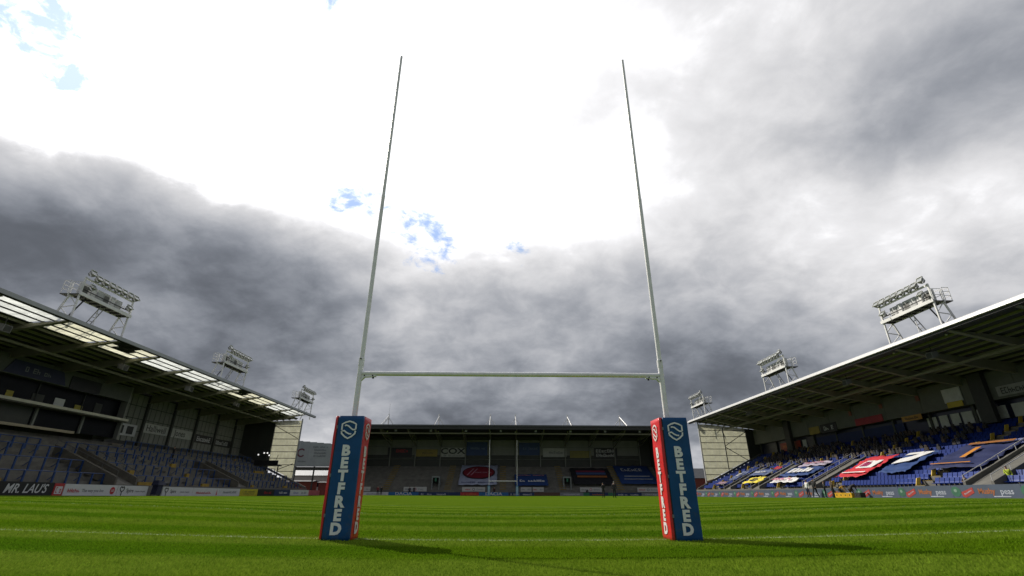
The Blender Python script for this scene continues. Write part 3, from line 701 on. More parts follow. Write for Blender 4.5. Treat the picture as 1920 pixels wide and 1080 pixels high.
# ------------------------------------------------------------------ floodlight gantries on the side roofs
galv = M('galvanised_white', (.78, .78, .77), .45, var=.08)
lampg = M('lamp_housing', (.20, .20, .195), .5, var=.15)
lampw = M('lamp_rim', (.62, .62, .60), .4, var=.05)
lens = M('lamp_glass', (.30, .32, .33), .15, var=.1)
gbox = M('control_gear_box', (.50, .51, .51), .5, var=.15, scale=4)
dgrid = M('dark_grating', (.16, .16, .15), .7, var=.2)
def lamp_part(parent, x, y, z, tilt, size=.5):
    m = frame((x, y, z), (0, 1, 0), (math.sin(tilt), 0, math.cos(tilt)))     # local z points at the pitch (+x)
    mb = MB(); s = size/2
    mb.hexa([(-s, -s*.75, .16), (s, -s*.75, .16), (s, s*.75, .16), (-s, s*.75, .16), (-s*.55, -s*.45, -.28), (s*.55, -s*.45, -.28), (s*.55, s*.45, -.28), (-s*.55, s*.45, -.28)])
    l = mb.build('lamp', lampg, parent, m)
    r = MB(); t = .035
    r.box(-s-t, s+t, s*.75, s*.75+t, .12, .26); r.box(-s-t, s+t, -s*.75-t, -s*.75, .12, .2); r.box(-s-t, -s, -s*.75, s*.75, .12, .22); r.box(s, s+t, -s*.75, s*.75, .12, .22)
    r.build('rim', lampw, l, m)
    MB().box(-s*.96, s*.96, -s*.71, s*.71, .165, .18).build('lens', lens, l, m)
    MB().box(-s-.06, -s-.04, -.5, .0, -.05, .05).build('bracket', galv, l, m)
def make_tower():
    g = empty('floodlight_gantry')
    H = 3.05; L2 = 3.1
    for e in (-1, 1):
        y = e*L2
        MB().bar((0, y, -.3), (0, y, 4.75), .13, .13).build('leg', galv, g)
        MB().bar((-1.9, y, -.3), (-.85, y, H+.05), .13, .13).build('leg', galv, g)
        for (a, b) in (((0, .45), (-1.65, .45)), ((0, .5), (-1.25, 1.7)), ((-1.25, 1.7), (0, 1.9)), ((0, 1.95), (-.9, 2.9))):
            MB().bar((a[0], y, a[1]), (b[0], y, b[1]), .07, .07).build('brace', galv, g)
    MB().bar((-.55, 0, 0), (-.55, 0, H), .05, .05).build('strut', galv, g)
    MB().bar((-.2, -L2+1.0, H-.1), (-1.9, -L2+1.0, 0), .09, .09).build('strut', M('dark_strut', (.03, .03, .03), .6), g)
    pf = MB().box(-.85, .10, -L2-.15, L2+.15, H-.10, H-.02).build('platform', dgrid, g)
    MB().box(.10, .20, -L2-.18, L2+.18, H-.14, H+.16).build('front_beam', galv, pf)
    MB().box(-.95, -.85, -L2-.18, L2+.18, H-.2, H+.05).build('rear_beam', galv, pf)
    for y in np.arange(-2.6, 2.8, .87): MB().box(-.85, .1, y-.04, y+.04, H-.24, H-.10).build('joist', steeld, pf)
    MB().bar((.02, -L2, 4.62), (.02, L2, 4.62), .12, .16).build('lamp_beam', galv, g)
    MB().bar((.02, -L2, 3.55), (.02, L2, 3.55), .07, .07).build('lower_rail', steeld, g)
    for x in (-.9,):
        rl = MB()
        for z in (3.6, 4.15): rl.bar((x, -L2, z), (x, L2, z), .045)
        for y in np.linspace(-L2, L2, 9): rl.bar((x, y, H), (x, y, 4.15), .045)
        rl.build('railing', galv, g)
    for yy in (-L2-.15, L2+.15):
        rl = MB()
        for z in (3.6, 4.2): rl.bar((-.9, yy, z), (.05, yy, z), .04)
        rl.bar((-.9, yy, H), (-.9, yy, 4.2), .04); rl.bar((.03, yy, H), (.03, yy, 4.2), .04); rl.build('side_railing', galv, g)
    rl = MB(); e_ = -L2-.2
    for z in (3.5, 3.9, 4.3): rl.bar((-.95, e_, z), (-1.6, e_, z), .04); rl.bar((-1.6, e_-.02, z), (-1.6, -L2+.6, z), .04)
    for x in (-1.0, -1.6): rl.bar((x, e_, H), (x, e_, 4.32), .045)
    rl.bar((-1.6, -L2+.58, H), (-1.6, -L2+.58, 4.32), .04); rl.build('landing_railing', galv, g)
    MB().box(-1.65, -.96, -L2-.22, -L2+.6, H-.12, H-.04).build('landing', dgrid, g)
    ys = [-2.55, -1.9, -.95, -.35, .15, .75]
    for k, (y, w, h) in enumerate(((-2.5, .85, 1.0), (-1.5, .62, .95), (-.7, .75, 1.0), (.1, .75, 1.0), (.95, .55, 1.0), (1.75, .8, .95))):
        b = MB().box(-.55, -.25, y-w/2, y+w/2, H+.02, H+.12+h*1.12).build('control_box', gbox if k % 2 else M('pale_control_box', (.55, .56, .56), .5, var=.1), g)
        MB().box(-.249, -.23, y-w*.4, y+w*.4, H+.2, H+h).build('door', [dgrid, galv, gbox][k % 3], b)
    for k in range(8):
        y = -2.9+k*(5.8/7)
        lamp_part(g, .30, y, 4.92+(.22 if k == 0 else 0), R(-38 if k % 3 else -30), .60)
    lamp_part(g, .28, 2.5, 3.72, R(-42), .55); lamp_part(g, .28, -2.4, 3.9, R(-42), .5)
    lm = MB()
    for e in (-.24, .24): lm.bar((-.3, .2+e, H), (-1.9, .2+e, -.1), .06)
    for k in range(9):
        t = k/8; lm.bar((-.3-1.6*t, -.04, H-3.15*t), (-.3-1.6*t, .44, H-3.15*t), .05)
    lm.build('ladder', M('ladder_grey', (.30, .30, .30), .5), g)
    return g
tw = make_tower(); index_kids(tw)
first = True
for (s, y, rz_, nm) in ((-1, 35.7, 14.5, 'nearest the camera on the left roof, showing largest'), (-1, 60.6, 14.45, 'second from the camera on the left roof'), (-1, 88.0, 14.45, 'at the far end of the left roof'),
                  (1, 34.3, 14.05, 'nearest the camera on the right roof above the white gutter'), (1, 59.2, 14.05, 'second from the camera on the right roof'), (1, 88.6, 14.05, 'at the far end of the right roof')):
    o = tw if first else copy_tree(tw); first = False
    sc = Vector((s*39.55, y, rz_))
    o.location = sc; o.rotation_euler = (0, 0, 0 if s < 0 else math.pi)
    if s > 0: o.scale = (1, -1, 1)
    tag(o, 'white steel floodlight gantry '+nm, 'floodlight', 'floodlight gantries along the stand roofs')

# loudspeakers under the roofs
spk = M('speaker_grey', (.20, .20, .20), .6, var=.1)
def speaker(s, d, y, z, nm):
    g = empty('loudspeaker', (s*d, y, z)); tag(g, nm, 'loudspeaker', 'loudspeakers hung under the roofs')
    mb = MB(); mb.prism([(s*(d-.35), y-.35, z-.28), (s*(d+.35), y-.3, z-.05), (s*(d+.3), y-.3, z+.45), (s*(d-.4), y-.35, z+.3)], (0, .7, 0)); mb.build('cabinet', spk, g)
    MB().bar((s*d, y, z+.3), (s*d, y, z+1.0), .05).build('hanger', steeld, g)
    MB().prism([(s*(d-.362), y-.30, z-.24), (s*(d-.40), y-.30, z+.26), (s*(d-.405), y-.30, z+.26), (s*(d-.367), y-.30, z-.24)], (0, .6, 0)).build('grille', steeld, g)
for k, y in enumerate((34.0, 46.0, 58.0, 70.0)): speaker(1, 40.3, y, 12.6, ('grey loudspeaker hung under the right roof, %s from the camera' % ('nearest', 'second', 'third', 'fourth')[k]))
for k, y in enumerate((29.0, 42.3, 54.0, 66.0)): speaker(-1, 41.2, y, 12.9, ('grey loudspeaker hung under the left roof, %s from the camera' % ('nearest', 'second', 'third', 'fourth')[k]))

# ------------------------------------------------------------------ hoardings
hw = M('hoarding_white', (.62, .62, .63), .5, var=.05); hk = M('hoarding_black', (.008, .008, .010), .5)
hr = M('hoarding_red', (.42, .03, .035), .5); hy = M('hoarding_yellow', (.50, .43, .03), .5); hb = M('hoarding_blue', (.02, .13, .32), .5); hn = M('hoarding_navy', (.012, .03, .10), .5)
hg = M('hoarding_grey', (.22, .23, .24), .5); hgr = M('hoarding_green', (.03, .16, .08), .5); hp = M('hoarding_pink', (.45, .10, .14), .5)
ink = M('black_print', (.012, .012, .014), .5); inkw = M('white_print', (.62, .62, .63), .5); inkr = M('red_print', (.45, .02, .03), .5); inkg = M('grey_print', (.18, .18, .19), .5)
inko = M('orange_print', (.60, .17, .02), .5); inkl = M('lilac_print', (.25, .24, .45), .5)
def disc(w, h, n=20): return [(w*math.cos(2*math.pi*k/n), h*math.sin(2*math.pi*k/n), 0) for k in range(n)]
def hoard_left(ya, yb, mat, label, h=.86):
    z = Tz(-34.9, (ya+yb)/2); g = empty('advertising_board', (-34.9, (ya+yb)/2, z)); tag(g, label, 'hoarding', 'boards along the left touchline')
    za, zb = Tz(-34.9, ya), Tz(-34.9, yb)
    MB().prism([(-34.9, ya+.02, za-.02), (-34.9, yb-.02, zb-.02), (-34.9, yb-.02, zb+h), (-34.9, ya+.02, za+h)], (-.08, 0, 0)).build('board', mat, g)
    for y in (ya+.3, yb-.3): MB().bar((-34.99, y, z+h*.8), (-35.4, y, z-.05), .05).build('prop', steeld, g)
    return g, (lambda t, v, dx=.006: frame((-34.9+dx, ya+(yb-ya)*t, za+(zb-za)*t+h*v), (0, yb-ya, zb-za), (0, 0, 1)))
g, at_ = hoard_left(22.0, 31.75, hk, "black board reading MR. LAU'S at the left edge of the pitch", .92)
text("MR. LAU'S", .86, inkw, g, at_(.765, .48), bold=.012, shear=.3, sx=.90)
g, at_ = hoard_left(31.77, 32.7, hr, "small red and white board beside the black one reading MR. LAU'S", .88)
MB().box(-.32, .32, -.33, .22, 0, .006).build('emblem_panel', hw, g, at_(.5, .5)); scribble(.5, .4, 3, inkr, g, at_(.5, .45, .013), 5)
g, at_ = hoard_left(32.72, 38.4, hw, 'white board reading The way you live with a red oval')
scribble(1.2, .28, 5, inkr, g, at_(.17, .44), 6); text('The way you live', .34, inkg, g, at_(.52, .45), bold=.008)
MB().prism(disc(.28, .30), (0, 0, .006)).build('red_oval', inkr, g, at_(.90, .48)); text('LG', .26, inkw, g, at_(.90, .48, .014), bold=.02)
def tree_logo(g, fr):
    mb = MB(); mb.prism([(-.05, -.42, 0), (.05, -.42, 0), (.04, -.1, 0), (-.04, -.1, 0)], (0, 0, .006))
    pts = [(0, -.12), (-.22, .05), (-.26, .22), (-.14, .34), (0, .24), (.14, .34), (.26, .22), (.22, .05), (0, -.12)]
    for a, b in zip(pts[:-1], pts[1:]): mb.bar((a[0], a[1], .003), (b[0], b[1], .003), .085, .008, up=(0, 0, 1))
    mb.build('tree_emblem', ink, g, fr)
g, at_ = hoard_left(38.42, 42.4, hw, 'white board reading Spire with a black heart tree, next to the covered camera')
tree_logo(g, at_(.14, .5)); text('Spire', .46, ink, g, at_(.40, .50), bold=.006); text('Cheshire Hospital', .19, inkg, g, at_(.74, .45), bold=.006)
g, at_ = hoard_left(44.6, 49.8, hw, 'white board reading Spire with a heart tree, just beyond the covered camera')
tree_logo(g, at_(.12, .5)); text('Spire', .46, ink, g, at_(.34, .50), bold=.006); text('Cheshire Hospital', .22, inkg, g, at_(.72, .45), bold=.006)
g, at_ = hoard_left(49.82, 55.2, hw, 'white board with small red lettering and a narrow red figure mark')
scribble(3.0, .22, 12, inkr, g, at_(.40, .38), 8); MB().prism([(-.12, -.35, 0), (.14, -.35, 0), (.05, .33, 0)], (0, 0, .006)).build('red_mark', inkr, g, at_(.9, .5))
g, at_ = hoard_left(55.22, 60.2, hw, 'plain white board with faint grey lettering left of the yellow board'); scribble(3.2, .25, 11, hg, g, at_(.5, .5), 9)
g, at_ = hoard_left(60.22, 65.2, hy, 'yellow board on the left touchline before the corner'); scribble(3.6, .2, 14, M('olive_print', (.16, .15, .03), .5), g, at_(.5, .62), 10); scribble(3.0, .16, 14, MAT['olive_print'], g, at_(.5, .3), 11)
g, at_ = hoard_left(65.22, 70.5, hk, 'dark board with red lettering right of the yellow board'); scribble(2.4, .3, 8, inkr, g, at_(.6, .5), 12)
g, at_ = hoard_left(70.52, 76.4, hn, 'navy board with white lettering near the left far corner'); scribble(3, .3, 9, inkw, g, at_(.55, .5), 13)
g, at_ = hoard_left(76.42, 84.5, hw, 'long pale board in front of the brick huts at the left corner'); scribble(2.2, .3, 6, inkl, g, at_(.3, .5), 14); scribble(2.2, .3, 6, hg, g, at_(.72, .5), 15)
g, at_ = hoard_left(84.52, 90.0, hp, 'pink red board at the left corner close behind the near pad')

led = M('led_panel', (.085, .105, .150), .35, var=.12, scale=.8); ledg = M('led_green', (.05, .14, .09), .4, var=.2)
ledr = M('led_red', (.36, .055, .05), .4); ledo = M('led_orange', (.34, .12, .045), .4); ledw = M('led_white', (.40, .43, .50), .4)
def hoard_right(k, ya, yb, label):
    z = Tz(34.9, (ya+yb)/2); g = empty('perimeter_screen', (34.9, (ya+yb)/2, z)); tag(g, label, 'hoarding', 'screens along the right touchline')
    za, zb = Tz(34.9, ya), Tz(34.9, yb); h = .90
    MB().prism([(34.9, ya+.012, za-.02), (34.9, yb-.012, zb-.02), (34.9, yb-.012, zb+h), (34.9, ya+.012, za+h)], (.12, 0, 0)).build('screen', led, g)
    at_ = lambda t, v, dx=.006: frame((34.9-dx, yb+(ya-yb)*t, zb+(za-zb)*t+h*v), (0, ya-yb, za-zb), (0, 0, 1))
    MB().prism([(-.50, -.30, 0), (-.25, -.38, 0), (.55, -.05, 0), (.5, .34, 0), (.1, .20, 0), (-.55, .0, 0)], (0, 0, .006)).build('red_ribbon', ledr, g, at_(.24, .45))
    text('Batchelors', .17, ledw, g, Matrix(at_(.245, .44, .014)) @ Matrix.Rotation(R(24), 4, 'Z'), bold=.01)
    text('Mushy', .50, ledo, g, at_(.52, .50), bold=.03); text('peas', .54, ledw, g, at_(.80, .47), bold=.012)
    MB().box(-.62, .62, -.03, .03, 0, .006).build('strapline', ledw, g, at_(.72, .12))
    MB().prism(disc(.42, .36, 14), (0, 0, .005)).build('green_blob', ledg, g, at_(.06, .5))
    MB().prism(disc(.14, .12, 10), (0, 0, .005)).build('pale_spot', M('led_pale_green', (.20, .30, .24), .4), g, at_(.055, .58, .013))
ords = ('nearest', 'second', 'third', 'fourth', 'fifth', 'sixth', 'seventh', 'eighth', 'ninth', 'tenth', 'eleventh', 'twelfth')
for k in range(12):
    hoard_right(k, 19.9+5.42*k, 19.9+5.42*(k+1), 'grey-blue screen reading Mushy peas on the right touchline, %s from the camera' % ords[k])

def hoard_far(xa, xb, mat, label, z0=0.0, h=.66, y=103.0):
    g = empty('advertising_board', ((xa+xb)/2, y, z0)); tag(g, label, 'hoarding', 'boards in front of the far stand')
    MB().box(xa+.02, xb-.02, y, y+.08, z0, z0+h).build('board', mat, g)
    MB().bar(((xa+xb)/2, y+.09, z0+h*.7), ((xa+xb)/2, y+.5, -.02), .05).build('prop', steeld, g)
    return g, (lambda t, v, d=.006: frame((xa+(xb-xa)*t, y-d, z0+h*v), (1, 0, 0), (0, 0, 1)))
far = [(-33, -30.2, hw, 'pale low board just right of the left pad', None), (-30.2, -24.7, hw, 'pale low board behind the two people by the left corner', 'g'), (-24.7, -18.2, hb, 'blue low board reading DACIA left of centre', 'DACIA'),
       (-18.2, -11.8, hn, 'navy low board with two white words below the white-framed tunnel', 'w2'), (-11.8, -9.2, hn, 'short dark navy low board left of the red one', None), (-9.2, -5.2, hr, 'red low board under the banner with the red oval', 'o'),
       (-5.2, 1.2, hb, 'blue low board reading DACIA behind the distant posts', 'DACIA'), (1.2, 6.8, hn, 'navy low board with white lettering right of the distant posts', 'w2'), (6.8, 12.4, M('hoarding_brown', (.10, .05, .03), .5), 'dark brown low board right of centre', None),
       (12.4, 17.5, hg, 'grey low board with white lettering below the right tunnel', 'w'), (17.5, 18.8, hgr, 'short green low board left of the two officials', None), (18.8, 22.9, hn, 'navy low board with orange lettering behind the two officials', 'o'),
       (22.9, 24.6, hgr, 'short green low board right of the two officials', None), (24.6, 30.2, hn, 'navy low board with white lettering below the blue banner', 'w2'), (30.2, 35.5, hg, 'grey low board at the right end beside the right pad', 'w')]
for k, (xa, xb, m_, lb_, tx) in enumerate(far):
    g, at_ = hoard_far(xa, xb, m_, lb_)
    if tx == 'DACIA': text('DACIA', .80, inkw, g, at_(.5, .5), bold=.02, sx=1.5)
    elif tx == 'w2': scribble((xb-xa)*.36, .3, 7, inkw, g, at_(.26, .4), k); scribble((xb-xa)*.36, .3, 7, inkw, g, at_(.74, .4), k+40)
    elif tx: scribble((xb-xa)*.7, .26, 9, {'w': inkw, 'g': hg, 'o': inko}[tx], g, at_(.5, .45), k)
for k, (xa, xb, lb_) in enumerate(((-31.5, -29.0, 'high white board beside the left pad'), (-21.8, -16.7, 'high white board above the left DACIA board'), (-9.0, -3.9, 'high white board with a ring below the oval banner'), (3.9, 6.3, 'left one of two high white boards right of the distant posts'),
                                   (6.55, 9.0, 'right one of two high white boards right of the distant posts'), (17.0, 21.8, 'high white board left of the two officials'), (29.7, 34.5, 'high white board under the blue banner at the right'))):
    g, at_ = hoard_far(xa, xb, M('board_white_far', (.50, .49, .47), .5, var=.05), lb_, .80, .92, 104.4)
    scribble((xb-xa)*.3, .3, 4, inkg if k % 2 else inkr, g, at_(.22, .5), k+70); scribble((xb-xa)*.3, .3, 4, hg, g, at_(.78, .5), k+80)
    if xb-xa > 3: MB().prism(disc(.26, .26), (0, 0, .006)).build('ring', inkr if k % 2 else ink, g, at_(.5, .5)); MB().prism(disc(.16, .16), (0, 0, .006)).build('ring_centre', hw, g, at_(.5, .5, .013))

# ------------------------------------------------------------------ wall signs
def wall_sign(fr, w, h, mat, label, cat='sign', group='signs on the stand walls'):
    o = fr.translation; g = empty('wall_sign', o); tag(g, label, cat, group)
    MB().box(-w/2, w/2, -h/2, h/2, 0, .06).build('panel', mat, g, fr)
    return g, (lambda x, y, d=.063: fr @ Matrix.Translation((x, y, d)))
lw = lambda y, z, d=-50.86: frame((d, y, z), (0, 1, 0), (0, 0, 1))
sgw = M('sign_pale', (.44, .445, .42), .5); sgk = M('sign_black', (.015, .015, .017), .5); sgn = M('sign_navy', (.015, .02, .07), .5); sgb = M('sign_blue', (.02, .055, .18), .5); sgy = M('sign_ochre', (.30, .22, .03), .5); sgwh = M('sign_white', (.50, .51, .52), .5)
g, a = wall_sign(lw(64.0, 8.95), 5.2, 1.3, sgw, 'pale sign reading Halliwell on the left stand rear wall'); text('Halliwell', 1.25, ink, g, a(0, 0), bold=.005)
g, a = wall_sign(lw(70.0, 8.95), 5.0, 1.3, sgw, 'pale sign reading Jones on the left stand rear wall'); text('Jones', 1.25, ink, g, a(-.5, 0), bold=.005)
g, a = wall_sign(lw(76.0, 8.75), 5.0, 1.3, sgk, 'black sign with white lettering on the left rear wall, nearer one'); scribble(3.9, .7, 8, inkw, g, a(0, 0), 21)
g, a = wall_sign(lw(82.0, 8.65), 5.2, 1.2, sgk, 'black sign with grey lettering on the left rear wall, farther one'); scribble(3.9, .6, 8, sgwh, g, a(-.3, 0), 22)
g, a = wall_sign(lw(58.0, 8.3), 4.2, 1.5, sgwh, 'white sign with two dark squares beside the left boxes')
for x in (-.9, .9): MB().box(x-.6, x+.6, -.5, .5, 0, .01).build('dark_square', sgk, g, a(0, 0))
lw2 = lambda y, z: frame((-47.93, y, z), (0, 1, 0), (0, 0, 1))
g, a = wall_sign(lw2(40.3, 11.9), 5.6, 1.35, sgn, 'navy sign with slanted ends on the left box fascia'); scribble(3.4, .5, 8, hg, g, a(.2, 0), 23)
for e in (-1, 1): MB().prism([(e*2.8, -.675, 0), (e*3.5, -.675, 0), (e*2.8, .675, 0)], (0, 0, .05)).build('end_wedge', sgn, g, a(0, 0, .003))
g, a = wall_sign(lw2(46.4, 11.75), 4.2, 1.4, sgk, 'black blank screen on the left box fascia')
rwl = lambda y, z, d=49.77: frame((d, y, z), (0, -1, 0), (0, 0, 1))
g, a = wall_sign(rwl(77.6, 8.2, 50.4), 6.2, 1.5, M('sign_red', (.34, .035, .02), .5), 'red sign with orange lettering at the far end of the right stand'); scribble(3.6, .5, 7, inko, g, a(-.6, .1), 24)
g, a = wall_sign(rwl(69.0, 9.9), 2.6, 1.1, sgy, 'ochre yellow sign on the right stand fascia, far one'); 
g, a = wall_sign(rwl(65.4, 9.9), 3.8, 1.3, sgk, 'black sign with pale marks on the right stand fascia'); scribble(2.4, .6, 4, sgwh, g, a(0, 0), 25)
g, a = wall_sign(rwl(56.8, 9.85), 5.2, .9, M('sign_crimson', (.32, .02, .03), .5), 'crimson sign on the right stand fascia')
g, a = wall_sign(rwl(49.6, 9.15, 49.7), 3.0, .62, M('sign_orange', (.42, .22, .03), .5), 'long orange sign under the right stand fascia'); scribble(2.0, .3, 7, ink, g, a(0, 0), 26)
g, a = wall_sign(rwl(43.4, 10.75), 2.3, 1.5, sgwh, 'white panel beside the dark pier on the right stand')
g, a = wall_sign(rwl(43.3, 9.75, 49.68), 1.9, .6, M('sign_yellow', (.50, .38, .02), .5), 'small yellow sign beside the dark pier on the right stand')
g, a = wall_sign(rwl(36.2, 10.15), 4.4, .95, M('sign_grey', (.28, .28, .27), .5), 'grey sign with dark figures near the right edge of the picture'); scribble(3.6, .6, 10, ink, g, a(0, 0), 27)
for k, (y, z) in enumerate(((60.0, 11.2), (54.0, 11.3), (48.0, 11.2))):
    g, a = wall_sign(rwl(y, z), .5, .6, M('box_number_red', (.20, .06, .04), .5), 'small dark red plate on the right fascia, %s from the far end' % ('first', 'second', 'third')[k])
fw = lambda x, z: frame((x, 117.90, z), (1, 0, 0), (0, 0, 1))
for (x0, x1, z0, z1, m_, lb_, tx) in ((-29.1, -23.0, 8.8, 11.0, sgk, 'black sign with red lettering on the far stand wall', 'r'), (-22.0, -16.6, 8.9, 10.6, sgy, 'ochre sign on the far stand wall left of the COX sign', 'k'), (-15.8, -9.7, 8.8, 11.0, sgw, 'pale sign reading COX on the far stand wall', 'COX'),
      (-9.3, -4.0, 9.2, 12.4, sgb, 'large blue sign left of the distant posts on the far wall', 'w'), (4.0, 9.4, 9.3, 12.3, sgb, 'large blue sign right of the distant posts on the far wall', 'w'), (10.1, 16.0, 8.9, 11.0, sgw, 'pale sign with grey lettering on the far wall', 'g'),
      (16.9, 22.3, 8.7, 10.4, M('sign_olive', (.22, .19, .03), .5), 'olive yellow sign on the far stand wall', None), (23.1, 29.0, 8.6, 11.1, sgk, 'black sign with white capitals at the right of the far wall', 'W')):
    g, a = wall_sign(fw((x0+x1)/2, (z0+z1)/2), x1-x0, z1-z0, m_, lb_); w = x1-x0
    if tx == 'COX': text('COX', 1.9, ink, g, a(0, .25), bold=.02, sx=1.45); scribble(w*.75, .35, 12, inkg, g, a(0, -.75), 30)
    elif tx == 'r': scribble(w*.6, .7, 6, inkr, g, a(.2, .3), 31)
    elif tx == 'k': scribble(w*.6, .5, 7, M('brown_print', (.12, .08, .02), .5), g, a(0, 0), 32)
    elif tx == 'w': scribble(w*.7, .5, 8, M('dim_print', (.14, .19, .30), .5), g, a(.2, .1), 33+int(x0))
    elif tx == 'g': scribble(w*.6, .6, 6, inkg, g, a(.3, 0), 34)
    elif tx == 'W': scribble(w*.85, .75, 7, inkw, g, a(0, .55), 35); scribble(w*.85, .75, 8, inkw, g, a(0, -.5), 36)

# ------------------------------------------------------------------ banners laid over seats and terraces
def cloth(fr, w, h, mat, label, seed, n=22, group='banners draped over the stands', wav=.07, name='banner'):
    r = random.Random(seed); g = empty(name, fr.translation); tag(g, label, 'banner', group)
    ph = [r.random()*6 for _ in range(4)]; mb = MB(); m_ = 18
    f = lambda x, y: wav*(math.sin(x*1.3+ph[0])*.5+math.sin(y*3.1+ph[1])*.5+.5*math.sin(x*2.9+y*1.7+ph[2]))
    for j in range(m_+1):
        for i in range(n+1):
            x, y = -w/2+w*i/n, -h/2+h*j/m_; sag = -.10*abs(math.sin(math.pi*(y+ph[1])/.94))-.05*r.random()
            mb.v.append((x+.05*math.sin(j*1.2+ph[3])+.04*r.random(), y+.08*math.sin(i*1.1+ph[0])+.04*r.random(), f(x, y)+sag))
    for j in range(m_):
        for i in range(n): q = j*(n+1)+i; mb.f.append((q, q+1, q+n+2, q+n+1)); mb.m.append(0)
    o = mb.build('cloth', mat, g, fr, smooth=True); o.modifiers.new('thick', 'SOLIDIFY').thickness = .012
    return g, (lambda x, y, d=.03: fr @ Matrix.Translation((x, y, f(x, y)+d)))
sl = (7.5-1.15)/(51.0-37.4); ru = Vector((1, 0, sl)).normalized()
def rban(ya, yb, da, db, mat, label, seed, lift=.86):
    dm = (da+db)/2; z = 1.15+sl*(dm-37.4)+lift
    return cloth(frame((dm, (ya+yb)/2, z), (0, -1, 0), ru), abs(ya-yb), (db-da)*math.hypot(1, sl), mat, label, seed)
cred = M('cloth_red', (.50, .02, .035), .8); cwhite = M('cloth_white', (.66, .66, .66), .8); cblue = M('cloth_blue', (.012, .045, .17), .8); cyel = M('cloth_yellow', (.68, .56, .05), .8); cnavy = M('cloth_navy', (.005, .013, .075), .8)
g, a = rban(71.8, 67.0, 37.7, 39.6, cyel, 'yellow banner with black mark low in the right stand', 1); MB().prism(disc(1.1, .5, 14), (0, 0, .02)).build('black_mark', ink, g, a(0, 0, .05)); scribble(1.8, .25, 6, cyel, g, a(0, 0, .09), 41)
g, a = rban(63.4, 56.4, 39.4, 41.9, cblue, 'blue banner with large white lettering in the right stand', 2); scribble(5.4, 1.3, 5, cwhite, g, a(0, .15, .05), 42, t=.26)
g, a = rban(63.0, 56.6, 42.1, 43.4, M('cloth_mauve', (.34, .30, .38), .8), 'mauve and white banner above the blue lettered one', 3); scribble(5.2, .6, 10, M('mauve_print', (.30, .08, .12), .8), g, a(0, 0, .05), 43)
g, a = rban(63.2, 57.2, 37.6, 38.9, cwhite, 'white and pink banner just behind the screens left of the standing people', 4); scribble(4.6, .6, 9, M('cloth_pink', (.50, .08, .18), .8), g, a(-.3, 0, .05), 44)
g, a = rban(49.6, 45.2, 38.3, 43.2, cred, 'red banner with white panel in the right stand', 5)
MB().box(-1.3, 1.3, -.9, 1.0, 0, .02).build('white_panel', cwhite, g, a(.2, .3, .06)); scribble(2.1, 1.2, 3, M('cloth_crimson', (.30, .02, .10), .8), g, a(.2, .35, .1), 45, t=.28); MB().box(-1.9, 1.9, -.1, .1, 0, .02).build('white_stripe', cwhite, g, a(0, -1.75, .06))
g, a = rban(43.6, 40.0, 39.0, 43.3, cblue, 'blue and white flag crumpled over seats right of the red banner', 6); MB().prism([(-1.6, -.6, 0), (.3, -.1, 0), (1.7, 1.9, 0), (.6, 2.0, 0), (-.4, 1.0, 0), (-1.5, .6, 0)], (0, 0, .03)).build('white_patch', cwhite, g, a(0, 0, .08))
MB().prism([(-1.7, 1.5, 0), (.2, 1.6, 0), (.3, 2.1, 0), (-1.6, 2.0, 0)], (0, 0, .02)).build('white_patch', cwhite, g, a(0, 0, .07))
g, a = rban(37.9, 32.0, 39.3, 43.9, cnavy, 'navy banner with a big orange 1 in the right stand', 7); text('1', 2.9, M('cloth_orange', (.50, .20, .02), .8), g, a(-.2, 0, .07), bold=.02, sx=1.3)
MB().box(-2.4, 1.7, -.06, .06, 0, .02).build('orange_bar', MAT['cloth_orange'], g, a(-.2, -2.0, .05)); MB().box(-2.0, 2.3, -.20, .20, 0, .02).build('orange_bar', M('cloth_orange_dull', (.26, .10, .02), .8), g, a(.2, 2.0, .05))
g, a = rban(74.6, 68.6, 40.2, 41.9, M('cloth_slate', (.06, .09, .20), .8), 'slate blue banner above the yellow one', 8); scribble(3.6, .5, 8, cwhite, g, a(0, 0, .05), 48)
g, a = rban(79.5, 77.2, 39.2, 42.0, M('cloth_slate', (.06, .09, .20), .8), 'slate blue flag beside the gable of the right stand', 9); scribble(1.6, .9, 3, cwhite, g, a(0, 0, .05), 49)
g, a = rban(69.4, 68.0, 41.9, 43.0, cred, 'small red flag above the yellow banner', 10)
g, a = rban(81.5, 78.4, 37.6, 38.6, M('cloth_dusk', (.20, .12, .16), .8), 'small dusky flag behind the screens below the gable', 11)
fu = Vector((0, 1, .5)).normalized()
def fban(x0, x1, ya, yb, mat, label, seed):
    ym = (ya+yb)/2; z = .75+.5*(ym-105.4)+.55
    return cloth(frame(((x0+x1)/2, ym, z), (1, 0, 0), fu), x1-x0, (yb-ya)*1.118, mat, label, seed)
g, a = fban(-10.2, -1.4, 107.4, 116.6, M('cloth_pale_blue', (.34, .37, .48), .8), 'pale banner with a red oval on the far terrace', 12)
MB().prism(disc(3.9, 3.3, 28), (0, 0, .02)).build('dark_ring', M('maroon_dark', (.05, .005, .012), .8), g, a(0, .8, .08)); MB().prism(disc(3.6, 2.95, 28), (0, 0, .02)).build('red_oval', M('maroon', (.20, .008, .02), .8), g, a(0, .8, .11))
for dx in (-1.9, -1.0): MB().prism([(dx-.9, -1.6, 0), (dx-.6, -1.6, 0), (dx+.75, 1.9, 0), (dx+.4, 1.9, 0)], (0, 0, .02)).build('italic_stroke', M('rose_print', (.42, .20, .25), .8), g, a(0, .8, .14))
scribble(4.0, .6, 7, MAT['rose_print'], g, a(1.2, .7, .14), 50); scribble(7.4, .5, 16, M('navy_print', (.03, .03, .12), .8), g, a(0, -4.2, .08), 51)
